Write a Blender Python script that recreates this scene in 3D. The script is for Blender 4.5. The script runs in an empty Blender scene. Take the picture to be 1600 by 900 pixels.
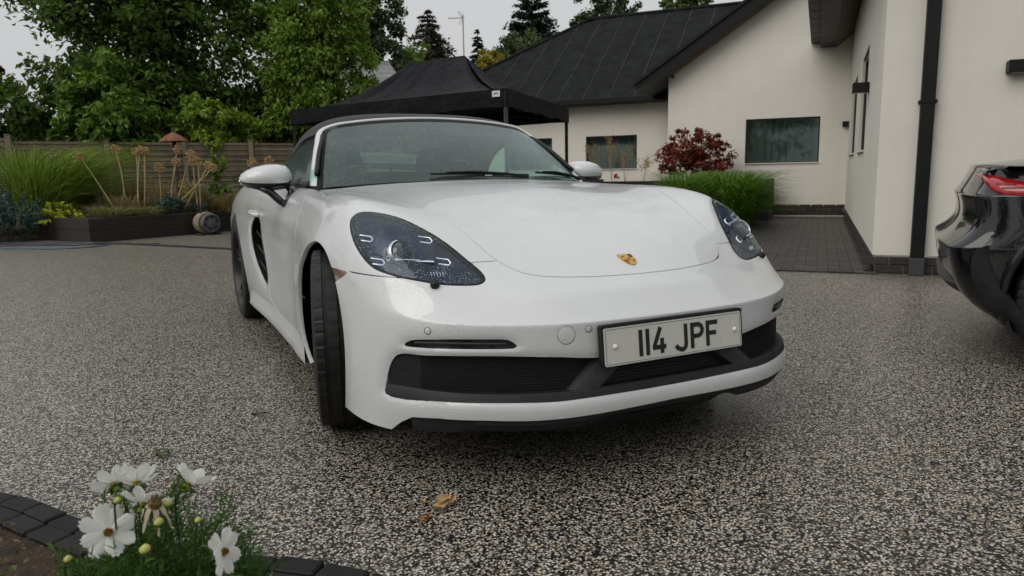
import bpy, bmesh, math, random
import numpy as np
from mathutils import Vector, Matrix
random.seed(7); np.random.seed(7)
S = bpy.context.scene
COL = S.collection
R = math.radians

# ------------------------------------------------------------------ camera
CAM = np.array([-1.3951, -2.6666, 0.9325])
def cam_axes(yaw, pitch, roll):
    f = np.array([math.sin(yaw)*math.cos(pitch), math.cos(yaw)*math.cos(pitch), math.sin(pitch)])
    r = np.array([math.cos(yaw), -math.sin(yaw), 0.0]); d = np.cross(f, r)
    c, s = math.cos(roll), math.sin(roll)
    return c*r+s*d, -s*r+c*d, f
_r, _d, _f = cam_axes(R(26.5505), R(-9.0325), R(1.0828))
cd = bpy.data.cameras.new('camera'); cam = bpy.data.objects.new('camera', cd); COL.objects.link(cam)
cam.matrix_world = Matrix(((_r[0], -_d[0], -_f[0], CAM[0]), (_r[1], -_d[1], -_f[1], CAM[1]), (_r[2], -_d[2], -_f[2], CAM[2]), (0, 0, 0, 1)))
cd.sensor_width = 36; cd.lens = 36*1123.4/1600; cd.clip_start = 0.05; cd.clip_end = 3000
cd.dof.use_dof = True; cd.dof.focus_distance = 2.6; cd.dof.aperture_fstop = 8.0
S.camera = cam

# ------------------------------------------------------------------ world, sun, exposure: a bright overcast, rainy day
SUN_EL, SUN_ROT = R(40), R(258)
SKY_H, SKY_Z = 5.3, 8.2
W = bpy.data.worlds.new('World'); S.world = W; W.use_nodes = True
wn, wl = W.node_tree.nodes, W.node_tree.links
for n in list(wn): wn.remove(n)
wo = wn.new('ShaderNodeOutputWorld'); bg = wn.new('ShaderNodeBackground')
sky = wn.new('ShaderNodeTexSky'); sky.sky_type = 'NISHITA'; sky.sun_disc = False
sky.sun_elevation = SUN_EL; sky.sun_rotation = SUN_ROT; sky.dust_density = 3.0
# an even layer of rain cloud: grey, brighter overhead than at the horizon as an overcast sky is, with soft cloud structure
tc = wn.new('ShaderNodeTexCoord'); mp = wn.new('ShaderNodeMapping'); mp.inputs['Scale'].default_value = (1.3, 1.3, 3.2)
nz = wn.new('ShaderNodeTexNoise'); nz.inputs['Scale'].default_value = 1.6; nz.inputs['Detail'].default_value = 5; nz.inputs['Roughness'].default_value = .5
cr = wn.new('ShaderNodeValToRGB'); cr.color_ramp.elements[0].position = .25; cr.color_ramp.elements[1].position = .8
cr.color_ramp.elements[0].color = (.95, .962, .98, 1); cr.color_ramp.elements[1].color = (1.04, 1.04, 1.04, 1)
sx = wn.new('ShaderNodeSeparateXYZ'); el = wn.new('ShaderNodeMapRange'); el.inputs[1].default_value = 0; el.inputs[2].default_value = 1; el.inputs[3].default_value = SKY_H; el.inputs[4].default_value = SKY_Z
mu = wn.new('ShaderNodeMixRGB'); mu.blend_type = 'MULTIPLY'; mu.inputs[0].default_value = 1
mx = wn.new('ShaderNodeMixRGB'); mx.inputs[0].default_value = .95
wl.new(tc.outputs['Generated'], mp.inputs[0]); wl.new(mp.outputs[0], nz.inputs['Vector']); wl.new(nz.outputs['Fac'], cr.inputs[0])
wl.new(tc.outputs['Generated'], sx.inputs[0]); wl.new(sx.outputs[2], el.inputs[0]); wl.new(cr.outputs[0], mu.inputs[1]); wl.new(el.outputs[0], mu.inputs[2])
wl.new(sky.outputs[0], mx.inputs[1]); wl.new(mu.outputs[0], mx.inputs[2]); wl.new(mx.outputs[0], bg.inputs[0])
bg.inputs[1].default_value = 0.1
wl.new(bg.outputs[0], wo.inputs[0])
sd = bpy.data.lights.new('sun', 'SUN'); sun = bpy.data.objects.new('sun', sd); COL.objects.link(sun)
sd.energy = 1.15; sd.angle = R(50); sd.color = (1, .95, .87)
sv = Vector((math.sin(SUN_ROT)*math.cos(SUN_EL), math.cos(SUN_ROT)*math.cos(SUN_EL), math.sin(SUN_EL)))
sun.rotation_euler = sv.to_track_quat('Z', 'Y').to_euler(); sun.location = (0, 0, 20)
S.view_settings.view_transform = 'Standard'; S.view_settings.look = 'None'
S.view_settings.exposure = 0.08; S.view_settings.gamma = 1.0
S.cycles.max_bounces = 8; S.cycles.transparent_max_bounces = 24; S.cycles.caustics_reflective = False; S.cycles.caustics_refractive = False
S.cycles.use_denoising = True
S.cycles.sample_clamp_indirect = 6

# ------------------------------------------------------------------ helpers
def mk(name, V, F, mat, parent=None, smooth=True, normals=None, kind=None):
    """one mesh object from vertices and faces given in world coordinates"""
    me = bpy.data.meshes.new(name)
    V = np.asarray(V, float)
    me.from_pydata([tuple(v) for v in V], [], [tuple(int(i) for i in f) for f in F])
    if mat is not None:
        for m in (mat if isinstance(mat, (list, tuple)) else [mat]): me.materials.append(m)
    if smooth: me.polygons.foreach_set('use_smooth', [True]*len(me.polygons))
    me.update()
    if normals is not None: me.normals_split_custom_set_from_vertices([tuple(n) for n in normals])
    o = bpy.data.objects.new(name, me); COL.objects.link(o)
    if parent is not None:
        o.parent = parent
        w = wloc(parent)
        o.location = -w
    if kind: o['kind'] = kind
    return o
def wloc(o):
    l = Vector(o.location)
    return l + (wloc(o.parent) if o.parent else Vector((0, 0, 0)))
def tag(o, label=None, cat=None, group=None, kind=None):
    if label: o['label'] = label
    if cat: o['category'] = cat
    if group: o['group'] = group
    if kind: o['kind'] = kind
    return o
def thing(name, label, cat, loc=(0, 0, 0), group=None):
    o = bpy.data.objects.new(name, None); COL.objects.link(o); o.location = loc; o.empty_display_size = .1
    return tag(o, label, cat, group)
class MB:
    """collects shapes; build() links them as one mesh object"""
    def __init__(s): s.V = []; s.F = []; s.n = 0
    def add(s, V, F):
        s.V.append(np.asarray(V, float).reshape(-1, 3)); s.F += [tuple(i+s.n for i in f) for f in F]; s.n += len(s.V[-1]); return s
    def box(s, c, h, ax=None, b=0.0):
        """box centre c, half sizes h, axes rows ax; b bevel"""
        c = np.array(c, float); ax = np.eye(3) if ax is None else np.array(ax, float)
        h = np.array(h, float)
        if b <= 0:
            P = np.array([[sx*h[0], sy*h[1], sz*h[2]] for sx in (-1, 1) for sy in (-1, 1) for sz in (-1, 1)])
            F = [(0, 1, 3, 2), (4, 6, 7, 5), (0, 4, 5, 1), (2, 3, 7, 6), (0, 2, 6, 4), (1, 5, 7, 3)]
        else:
            P = []; ids = {}
            for sx in (-1, 1):
                for sy in (-1, 1):
                    for sz in (-1, 1):
                        for k in range(3):
                            q = np.array([sx*h[0], sy*h[1], sz*h[2]]); 
                            for j in range(3):
                                if j != k: q[j] -= (sx, sy, sz)[j]*b
                            ids[(sx, sy, sz, k)] = len(P); P.append(q)
            P = np.array(P); F = []
            for k in range(3):
                i, j = [(1, 2), (2, 0), (0, 1)][k]
                for sg in (-1, 1):
                    loop = []
                    for a, bb in ((-1, -1), (1, -1), (1, 1), (-1, 1)):
                        t = [0, 0, 0]; t[k] = sg; t[i] = a; t[j] = bb; loop.append(ids[tuple(t)+(k,)])
                    F.append(tuple(loop if sg > 0 else loop[::-1]))
            for k in range(3):
                i, j = [(1, 2), (2, 0), (0, 1)][k]
                for a in (-1, 1):
                    for bb in (-1, 1):
                        def g(e, f):
                            t = [0, 0, 0]; t[k] = e; t[i] = a; t[j] = bb; return ids[tuple(t)+(f,)]
                        q = (g(-1, i), g(1, i), g(1, j), g(-1, j))
                        F.append(q if a*bb > 0 else q[::-1])
            for sx in (-1, 1):
                for sy in (-1, 1):
                    for sz in (-1, 1):
                        q = tuple(ids[(sx, sy, sz, k)] for k in range(3)); F.append(q if sx*sy*sz > 0 else q[::-1])
        return s.add(P@ax+c, F)
    def tube(s, pts, r, n=8, cap=True, up=(0, 0, 1)):
        """round bar along pts; r number or list"""
        P = np.array(pts, float); m = len(P); rr = np.full(m, r, float) if np.isscalar(r) else np.array(r, float)
        T = np.gradient(P, axis=0); T /= np.linalg.norm(T, axis=1)[:, None]+1e-12
        u = np.array(up, float)
        if abs(T[0]@u) > .9: u = np.array([1., 0, 0])
        V = []; 
        x = np.cross(u, T[0]); x /= np.linalg.norm(x)
        for i in range(m):
            x = x-(x@T[i])*T[i]; x /= np.linalg.norm(x)+1e-12; y = np.cross(T[i], x)
            for k in range(n):
                a = 2*math.pi*k/n; V.append(P[i]+rr[i]*(math.cos(a)*x+math.sin(a)*y))
        F = [(i*n+k, i*n+(k+1) % n, (i+1)*n+(k+1) % n, (i+1)*n+k) for i in range(m-1) for k in range(n)]
        if cap: F += [tuple(range(n))[::-1], tuple((m-1)*n+k for k in range(n))]
        return s.add(V, F)
    def lathe(s, prof, c, ax=None, n=24, a0=0, a1=2*math.pi):
        """prof: (r,h) pairs turned round axis row 2 of ax"""
        ax = np.eye(3) if ax is None else np.array(ax, float); c = np.array(c, float)
        full = abs(a1-a0-2*math.pi) < 1e-6; m = n if full else n+1
        V = [c+r*(math.cos(a0+(a1-a0)*k/n)*ax[0]+math.sin(a0+(a1-a0)*k/n)*ax[1])+h*ax[2] for r, h in prof for k in range(m)]
        F = []
        for i in range(len(prof)-1):
            for k in range(n):
                k2 = (k+1) % m
                F.append((i*m+k, i*m+k2, (i+1)*m+k2, (i+1)*m+k))
        return s.add(V, F)
    def prism(s, poly, d, o=(0, 0, 0), ax=None):
        """polygon in axes 0,1 extruded by d along axis 2"""
        ax = np.eye(3) if ax is None else np.array(ax, float); o = np.array(o, float); n = len(poly)
        V = [o+p[0]*ax[0]+p[1]*ax[1] for p in poly]+[o+p[0]*ax[0]+p[1]*ax[1]+d*ax[2] for p in poly]
        F = [tuple(range(n))[::-1], tuple(range(n, 2*n))]+[(i, (i+1) % n, n+(i+1) % n, n+i) for i in range(n)]
        return s.add(V, F)
    def grid(s, G):
        G = np.array(G, float); a, b = G.shape[:2]
        return s.add(G.reshape(-1, 3), [(i*b+j, i*b+j+1, (i+1)*b+j+1, (i+1)*b+j) for i in range(a-1) for j in range(b-1)])
    def build(s, name, mat, parent=None, smooth=False, kind=None, auto=None):
        o = mk(name, np.concatenate(s.V), s.F, mat, parent, smooth or auto is not None, None, kind)
        if auto is not None: sharp(o.data, auto)
        return o
def sharp(me, deg=30):
    bm = bmesh.new(); bm.from_mesh(me)
    bmesh.ops.recalc_face_normals(bm, faces=bm.faces)
    for e in bm.edges:
        e.smooth = len(e.link_faces) == 2 and e.calc_face_angle(0) < R(deg)
    bm.to_mesh(me); bm.free()
def spline(pts, n, closed=False):
    """Catmull-Rom through pts, n samples per span"""
    P = np.array(pts, float); out = []
    m = len(P); rng = m if closed else m-1
    for i in range(rng):
        g = (lambda k: P[k % m]) if closed else (lambda k: P[min(max(k, 0), m-1)])
        p0, p1, p2, p3 = g(i-1), g(i), g(i+1), g(i+2)
        if not closed and i == 0: p0 = 2*p1-p2
        if not closed and i == m-2: p3 = 2*p2-p1
        for k in range(n):
            t = k/n
            out.append(.5*((2*p1)+(-p0+p2)*t+(2*p0-5*p1+4*p2-p3)*t*t+(-p0+3*p1-3*p2+p3)*t**3))
    if not closed: out.append(P[-1])
    return np.array(out)

# ------------------------------------------------------------------ materials
class NT:
    def __init__(s, name):
        s.m = bpy.data.materials.new(name); s.m.use_nodes = True; s.t = s.m.node_tree; s.n = s.t.nodes; s.l = s.t.links
        s.b = s.n['Principled BSDF']; s.out = s.n['Material Output']
    def set(s, **k):
        for a, v in k.items():
            s.b.inputs[a.replace('_', ' ')].default_value = v
        return s
    def node(s, t, **k):
        n = s.n.new(t)
        for a, v in k.items():
            if a.startswith('i_'): n.inputs[a[2:].replace('_', ' ')].default_value = v
            else: setattr(n, a, v)
        return n
    def link(s, a, b): s.l.new(a, b)
    def obj(s, scale=(1, 1, 1)):
        t = s.node('ShaderNodeTexCoord'); m = s.node('ShaderNodeMapping'); m.inputs['Scale'].default_value = scale
        s.link(t.outputs['Object'], m.inputs[0]); return m.outputs[0]
    def noise(s, scale, detail=4, rough=.55, vec=None):
        n = s.node('ShaderNodeTexNoise'); n.inputs['Scale'].default_value = scale; n.inputs['Detail'].default_value = detail; n.inputs['Roughness'].default_value = rough
        s.link(vec if vec is not None else s.obj(), n.inputs['Vector']); return n.outputs['Fac']
    def vor(s, scale, vec=None, feature='F1', out='Distance'):
        n = s.node('ShaderNodeTexVoronoi'); n.feature = feature; n.inputs['Scale'].default_value = scale
        s.link(vec if vec is not None else s.obj(), n.inputs['Vector']); return n.outputs[out]
    def ramp(s, fac, stops, interp='LINEAR'):
        r = s.node('ShaderNodeValToRGB'); e = r.color_ramp.elements; r.color_ramp.interpolation = interp
        while len(e) < len(stops): e.new(.5)
        for i, (p, c) in enumerate(stops):
            e[i].position = p; e[i].color = (c, c, c, 1) if np.isscalar(c) else (*c, 1)
        s.link(fac, r.inputs[0]); return r.outputs[0]
    def mix(s, fac, a, b, mode='MIX'):
        m = s.node('ShaderNodeMixRGB'); m.blend_type = mode
        for i, v in enumerate((fac, a, b)):
            if hasattr(v, 'links'): s.link(v, m.inputs[i])
            elif i == 0: m.inputs[0].default_value = v
            else: m.inputs[i].default_value = (*v, 1) if not np.isscalar(v) else (v, v, v, 1)
        return m.outputs[0]
    def bump(s, h, strength=.3, dist=.01, to=None, nrm=None):
        b = s.node('ShaderNodeBump'); b.inputs['Strength'].default_value = strength; b.inputs['Distance'].default_value = dist
        s.link(h, b.inputs['Height'])
        if nrm is not None: s.link(nrm, b.inputs['Normal'])
        s.link(b.outputs[0], to if to is not None else s.b.inputs['Normal']); return b.outputs[0]
    def col(s, c): s.link(c, s.b.inputs['Base Color']); return s
def simple(name, c, rough=.5, metal=0.0, coat=0.0, spec=.5, **k):
    m = NT(name); m.set(Base_Color=(*c, 1), Roughness=rough, Metallic=metal, Coat_Weight=coat)
    m.b.inputs['Specular IOR Level'].default_value = spec
    return m.m
def mottled(name, c1, c2, scale=8, rough=.7, bump=.2, bdist=.01, detail=5, spec=.4, bscale=None, stretch=(1, 1, 1), coat=0.0):
    m = NT(name); v = m.obj(stretch)
    f = m.noise(scale, detail, .6, v)
    m.col(m.ramp(f, [(.3, c1), (.7, c2)])); m.set(Roughness=rough, Coat_Weight=coat); m.b.inputs['Specular IOR Level'].default_value = spec
    if bump: m.bump(m.noise(bscale or scale*3, 4, .6, v), bump, bdist)
    return m.m
def leafmat(name, c1, c2, rough=.45, trans=.25):
    """leaf colour varies from leaf to leaf (random per island) and passes a little light"""
    m = NT(name); g = m.node('ShaderNodeNewGeometry')
    m.col(m.ramp(g.outputs['Random Per Island'], [(0, c1), (1, c2)]))
    m.set(Roughness=rough); m.b.inputs['Specular IOR Level'].default_value = .35
    tr = m.node('ShaderNodeBsdfTranslucent'); ms = m.node('ShaderNodeMixShader'); ms.inputs[0].default_value = trans
    c = m.b.inputs['Base Color'].links[0].from_socket
    m.link(c, tr.inputs[0]); m.link(m.b.outputs[0], ms.inputs[1]); m.link(tr.outputs[0], ms.inputs[2]); m.link(ms.outputs[0], m.out.inputs[0])
    return m.m
# ------------------------------------------------------------------ the white roadster: body cage, stations from nose to tail, half width
ST=[
# u0 front centre
[(0,-.825,.602),(0,-.882,.566),(0,-.932,.522),(0,-.955,.485),(0,-.962,.40),(0,-.985,.265),(0,-.955,.165)],
[(.20,-.815,.604),(.20,-.875,.568),(.205,-.925,.524),(.21,-.950,.487),(.21,-.958,.40),(.21,-.980,.265),(.21,-.950,.165)],
[(.41,-.755,.618),(.42,-.835,.572),(.425,-.888,.528),(.43,-.918,.490),(.43,-.928,.40),(.43,-.950,.265),(.43,-.918,.165)],
# u3 corner (lamp tip)
[(.555,-.665,.640),(.60,-.725,.585),(.640,-.768,.535),(.655,-.792,.495),(.652,-.806,.40),(.645,-.826,.265),(.630,-.800,.165)],
[(.660,-.505,.748),(.720,-.580,.662),(.757,-.612,.575),(.774,-.638,.505),(.776,-.650,.40),(.770,-.662,.265),(.766,-.640,.165)],
[(.708,-.310,.824),(.790,-.370,.748),(.825,-.405,.640),(.838,-.430,.530),(.848,-.440,.40),(.852,-.445,.27),(.850,-.440,.165)],
[(.730,-.050,.861),(.812,-.060,.800),(.860,-.060,.690),(.887,-.060,.570),(.892,-.060,.43),(.884,-.060,.28),(.865,-.060,.17)],
[(.728,.230,.868),(.810,.235,.808),(.858,.240,.700),(.883,.245,.570),(.889,.250,.43),(.880,.250,.28),(.855,.250,.17)],
[(.722,.560,.878),(.800,.560,.825),(.842,.560,.730),(.855,.560,.590),(.855,.560,.43),(.855,.560,.28),(.838,.560,.16)],
[(.735,.950,.895),(.805,.950,.845),(.848,.950,.750),(.856,.950,.600),(.845,.950,.43),(.850,.950,.28),(.832,.950,.155)],
[(.750,1.35,.908),(.815,1.35,.860),(.855,1.35,.765),(.860,1.35,.610),(.845,1.35,.43),(.852,1.35,.28),(.832,1.35,.155)],
[(.755,1.75,.918),(.830,1.75,.870),(.866,1.75,.775),(.878,1.75,.620),(.872,1.75,.43),(.865,1.75,.28),(.845,1.75,.16)],
[(.750,2.15,.922),(.840,2.15,.872),(.878,2.15,.775),(.897,2.15,.630),(.895,2.15,.45),(.880,2.15,.29),(.862,2.15,.17)],
[(.735,2.50,.916),(.832,2.50,.868),(.876,2.50,.775),(.898,2.50,.640),(.898,2.50,.46),(.885,2.50,.30),(.868,2.50,.18)],
[(.690,2.85,.892),(.790,2.87,.840),(.850,2.89,.760),(.874,2.90,.640),(.874,2.91,.47),(.862,2.90,.32),(.840,2.88,.22)],
[(.590,3.16,.868),(.680,3.20,.815),(.730,3.24,.745),(.760,3.28,.640),(.768,3.31,.50),(.755,3.28,.33),(.735,3.24,.24)],
[(.330,3.28,.862),(.390,3.33,.810),(.420,3.38,.745),(.435,3.43,.640),(.440,3.46,.50),(.435,3.42,.33),(.42,3.36,.24)],
[(0,3.30,.860),(0,3.35,.808),(0,3.40,.745),(0,3.45,.640),(0,3.48,.50),(0,3.44,.33),(0,3.38,.24)],
]
# hood interior rows (c=0..2) paired with stations u3+r as outer end
HOOD=[
[(0,-.60,.705),(.24,-.585,.712),(.46,-.545,.725)],     # outer u4
[(0,-.36,.782),(.26,-.35,.786),(.50,-.335,.795)],      # outer u5
[(0,-.09,.842),(.27,-.085,.843),(.53,-.07,.842)],       # outer u6
[(0,.20,.883),(.27,.205,.878),(.54,.215,.868)],         # outer u7
[(0,.46,.908),(.28,.475,.903),(.55,.52,.890)],         # outer u8
]
def ST8():
    out=[]
    for u,r in enumerate(ST):
        a,b=np.array(r[2],float),np.array(r[3],float); k=[.009,.009,.009,.008,.005,.002][u] if u<6 else 0
        m=a*.5+b*.5; d=np.array([0,-1,0.]) if u==0 else np.array([b[0]*(0 if u<3 else 1),-1 if u<6 else 0,0.]); d/=max(np.linalg.norm(d),1e-9)
        m=m+d*k; m[0]=0 if r[2][0]==0 else m[0]
        out.append([r[0],r[1],r[2],tuple(m),r[3],r[4],r[5],r[6]])
    return out
def cage():
    """full (mirrored) cage: verts, quads, name->index"""
    V=[];idx={}
    def add(key,p):
        idx[key]=len(V); V.append(p)
    SQ=ST8();nU=len(SQ);nL=8
    for s in(1,-1):
        for u in range(nU):
            for l in range(nL):
                x,y,z=SQ[u][l]
                if x==0 and s==-1: idx[(s,u,l)]=idx[(1,u,l)]; continue
                add((s,u,l),(s*x,y,z))
        for r in range(5):
            for c in range(3):
                x,y,z=HOOD[r][c]
                k=(s,'h',r+1,c)
                if x==0 and s==-1: idx[k]=idx[(1,'h',r+1,c)]; continue
                add(k,(s*x,y,z))
    F=[]
    for s in(1,-1):
        def h(r,c):
            if r==0: return idx[(s,c,0)]
            if c==3: return idx[(s,3+r,0)]
            return idx[(s,'h',r,c)]
        def q(a,b,c,d): F.append((a,b,c,d) if s==1 else (d,c,b,a))
        for u in range(nU-1):
            for l in range(nL-1):
                q(idx[(s,u,l)],idx[(s,u,l+1)],idx[(s,u+1,l+1)],idx[(s,u+1,l)])
        for r in range(5):
            for c in range(3):
                q(h(r,c),h(r,c+1),h(r+1,c+1),h(r+1,c))
    return np.array(V,float),np.array(F,int),idx
def cc(V,F,sharp=None):
    """one Catmull-Clark step on a quad mesh; original verts keep their indices. sharp: dict edge->sharpness"""
    nV=len(V);nF=len(F)
    fp=V[F].mean(1)
    E=np.stack([F,np.roll(F,-1,1)],2).reshape(-1,2); Es=np.sort(E,1)
    U,inv,cnt=np.unique(Es[:,0]*nV+Es[:,1],return_inverse=True,return_counts=True)
    e0=U//nV;e1=U%nV;nE=len(U)
    fid=np.repeat(np.arange(nF),4)
    fs=np.zeros((nE,3));np.add.at(fs,inv,fp[fid])
    mid=(V[e0]+V[e1])/2
    bnd=cnt==1
    ep=np.where(bnd[:,None],mid,(V[e0]+V[e1]+fs)/4)
    # vertices
    n=np.zeros(nV);np.add.at(n,F.ravel(),1)
    Q=np.zeros((nV,3));np.add.at(Q,F.ravel(),fp[fid]);
    ne=np.zeros(nV);np.add.at(ne,e0,1);np.add.at(ne,e1,1)
    Rr=np.zeros((nV,3));np.add.at(Rr,e0,mid);np.add.at(Rr,e1,mid)
    isb=np.zeros(nV,bool);isb[e0[bnd]]=1;isb[e1[bnd]]=1
    Qn=Q/n[:,None];Rn=Rr/ne[:,None]
    NV=(Qn+2*Rn+(n[:,None]-3)*V)/n[:,None]
    bs=np.zeros((nV,3));np.add.at(bs,e0[bnd],V[e1[bnd]]);np.add.at(bs,e1[bnd],V[e0[bnd]])
    NV[isb]=(6*V[isb]+bs[isb])/8
    cornr=isb&(n==1); NV[cornr]=V[cornr]
    eid=inv.reshape(nF,4)
    newV=np.concatenate([NV,ep,fp])
    a=F;ei=nV+eid;ej=nV+np.roll(eid,1,1);c=(nV+nE+np.arange(nF))[:,None].repeat(4,1)
    newF=np.stack([a,ei,c,ej],2).reshape(-1,4)
    return newV,newF
def subd(V,F,k):
    for _ in range(k): V,F=cc(V,F)
    return V,F
def fitcage(V,F,it=4,w=.8):
    T=V.copy();n=len(V)
    for _ in range(it):
        L,_f=subd(V,F,3)
        V=V+w*(T-L[:n])
    return V
def body(k=4):
    V,F,idx=cage(); V=fitcage(V,F)
    return subd(V,F,k)
# ------------------------------------------------------------------ car materials
def wet_paint(name, c, drops=.35, rough=.3, flake=0):
    m = NT(name); m.set(Base_Color=(*c, 1), Roughness=rough, Coat_Weight=1.0, Coat_Roughness=.06, Coat_IOR=1.65)
    m.b.inputs['Specular IOR Level'].default_value = .5
    v = m.obj()
    # beads of rain: small domes of random size, in wetter and drier areas
    d = m.vor(210, v); r = m.vor(210, v, out='Color')
    dome = m.ramp(d, [(.0, 1.0), (.30, .55), (.44, 0.0)])
    area = m.ramp(m.noise(4.5, 4, .6, v), [(.38, .06), (.62, 1.0)])
    big = m.ramp(m.vor(88, v), [(.0, 1.0), (.22, .6), (.30, 0.0)]); bs = m.node('ShaderNodeSeparateColor'); m.link(m.vor(88, v, out='Color'), bs.inputs[0])
    big = m.mix(1.0, big, m.ramp(bs.outputs[1], [(.62, 0.0), (.66, 1.0)]), 'MULTIPLY')
    sz = m.mix(1.0, dome, r, 'MULTIPLY'); h = m.mix(1.0, m.mix(1.0, sz, big, 'ADD'), area, 'MULTIPLY')
    m.bump(h, drops, .004, to=m.b.inputs['Coat Normal']); m.bump(h, drops*.55, .0025)
    dust = m.ramp(m.noise(3.2, 5, .65, m.obj((1, 1, .4))), [(.3, .0), (.8, 1.0)])
    m.col(m.mix(dust, tuple(c), tuple(x*.93 for x in c)))
    m.link(m.ramp(h, [(.1, .03), (.7, .10)]), m.b.inputs['Coat Roughness'])
    return m.m
PAINT = wet_paint('white_paint', (.66, .68, .69), .60, .32)
BLACKPL = mottled('black_plastic', (.012, .012, .0135), (.020, .020, .0225), 30, .5, .15, .002, spec=.3)
GLOSSBL = simple('gloss_black', (.006, .006, .008), .08, coat=.5)
RUBBER = mottled('tyre_rubber', (.010, .010, .0105), (.022, .021, .020), 14, .5, .25, .002, bscale=120, spec=.3)
RIMM = simple('dark_alloy', (.012, .012, .014), .35, metal=.3)
FABRIC = NT('soft_top_fabric'); FABRIC.set(Base_Color=(.011, .011, .012, 1), Roughness=.8, Sheen_Weight=.08); FABRIC.bump(FABRIC.noise(420, 2), .35, .002); FABRIC = FABRIC.m
CABIN = mottled('cabin_black', (.010, .010, .011), (.017, .017, .018), 20, .7, .1, .002, spec=.2)
CHROME = simple('bright_trim', (.75, .77, .8), .18, metal=1.0)
GREYPL = mottled('grey_plastic', (.032, .032, .034), (.050, .050, .053), 40, .6, .25, .002, bscale=160)
GOLD = simple('badge_gold', (.62, .36, .07), .3, metal=.6)
BRED = simple('badge_red', (.35, .03, .02), .35); BBLK = simple('badge_black', (.012, .01, .01), .3)
PLATEW = mottled('plate_white', (.60, .60, .56), (.66, .66, .62), 60, .35, .05, .001)
def glass(name, tint, refl=1.0, milk=.0, drops=0.0, rough=0.0, scale=150):
    """thin pane: tinted see-through, mirror by angle, rain beads as a bump and small pale dots"""
    m = NT(name); v = m.obj()
    tr = m.node('ShaderNodeBsdfTransparent'); tr.inputs[0].default_value = (*tint, 1)
    gl = m.node('ShaderNodeBsdfGlossy'); gl.inputs['Roughness'].default_value = .03+rough; gl.inputs[0].default_value = (.86, .97, .96, 1)
    fr = m.node('ShaderNodeFresnel'); fr.inputs[0].default_value = 1.5
    d = m.vor(scale, v); r = m.vor(scale, v, out='Color')
    dome = m.ramp(d, [(0, 1.0), (.25, .6), (.4, 0)])
    sz = m.mix(1.0, dome, r, 'MULTIPLY')
    sz = m.mix(1.0, sz, m.ramp(m.noise(5, 3, .6, v), [(.3, .25), (.7, 1)]), 'MULTIPLY')
    if drops:
        b = m.bump(sz, drops, .006, to=gl.inputs['Normal']); m.link(b, fr.inputs['Normal'])
    mu = m.node('ShaderNodeMath', operation='MULTIPLY'); m.link(fr.outputs[0], mu.inputs[0]); mu.inputs[1].default_value = refl
    ms = m.node('ShaderNodeMixShader'); m.link(mu.outputs[0], ms.inputs[0]); m.link(tr.outputs[0], ms.inputs[1]); m.link(gl.outputs[0], ms.inputs[2])
    out = ms.outputs[0]
    if milk:
        di = m.node('ShaderNodeBsdfDiffuse'); di.inputs[0].default_value = (.60, .80, .78, 1)
        m2 = m.node('ShaderNodeMixShader'); k = m.ramp(sz, [(.12, .0), (.5, 1.0)])
        mm = m.node('ShaderNodeMath', operation='MULTIPLY_ADD'); m.link(k, mm.inputs[0]); mm.inputs[1].default_value = milk*3; mm.inputs[2].default_value = milk
        m.link(mm.outputs[0], m2.inputs[0]); m.link(out, m2.inputs[1]); m.link(di.outputs[0], m2.inputs[2]); out = m2.outputs[0]
    m.link(out, m.out.inputs[0])
    return m.m
WGLASS = glass('windscreen_glass', (.62, .86, .79), 1.2, .042, .35, scale=190)
SGLASS = glass('side_glass', (.55, .76, .68), .18, .05, .15); RGLASS = glass('rear_window_glass', (.80, .88, .86), .8, .22, .4)
LENS = glass('lens_glass', (.86, .91, 1.0), 1.0, .0, .22, scale=230)
def specks(mat, scale, thr, dens, colr=(.85, .9, 1.0)):
    """raindrop glints painted as scattered pale dots on a pane, thicker in some areas"""
    m = NT.__new__(NT); m.m = mat; m.t = mat.node_tree; m.n = m.t.nodes; m.l = m.t.links; m.out = m.n['Material Output']
    v = m.obj(); d = m.vor(scale, v); c = m.vor(scale, v, out='Color'); sp = m.node('ShaderNodeSeparateColor'); m.link(c, sp.inputs[0])
    dot = m.ramp(d, [(.16, 1.0), (.30, 0.0)]); on = m.ramp(sp.outputs[0], [(thr-.02, 0.0), (thr+.02, 1.0)]); ar = m.ramp(m.noise(9, 3, .6, v), [(.38, .08), (.62, 1.0)])
    k = m.mix(1.0, m.mix(1.0, dot, on, 'MULTIPLY'), ar, 'MULTIPLY'); k2 = m.node('ShaderNodeMath', operation='MULTIPLY'); m.link(k, k2.inputs[0]); k2.inputs[1].default_value = dens
    di = m.node('ShaderNodeBsdfDiffuse'); di.inputs[0].default_value = (*colr, 1); ms = m.node('ShaderNodeMixShader'); old = m.out.inputs[0].links[0].from_socket
    m.link(k2.outputs[0], ms.inputs[0]); m.link(old, ms.inputs[1]); m.link(di.outputs[0], ms.inputs[2]); m.link(ms.outputs[0], m.out.inputs[0]); return mat
specks(LENS, 230, .40, 1.0, (.72, .82, 1.0)); specks(WGLASS, 150, .60, .5, (.62, .85, .82)); specks(SGLASS, 150, .55, .5, (.6, .85, .75))  # drop sparkle and bluish reflection are put into the dot colours
FOGLENS = glass('fog_lens', (.35, .35, .36), .8, .01, .3)
MARKER = simple('marker_lens', (.17, .095, .075), .15, coat=.9)

def lamp_bowl_mat():
    m = NT('lamp_bowl'); v = m.obj(); n = m.noise(10, 3, .6, v)
    m.col(m.ramp(n, [(.32, (.008, .010, .026)), (.48, (.022, .036, .085)), (.60, (.060, .065, .095)), (.72, (.12, .08, .05))]))  # iridescent blue to amber sheen painted into the bowl colour
    m.set(Roughness=.32, Metallic=.35); return m.m
car = thing('sports_car', 'wet white two seat roadster with a black soft top, parked on the gravel drive', 'car', (0, 1.24, 0))

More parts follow.
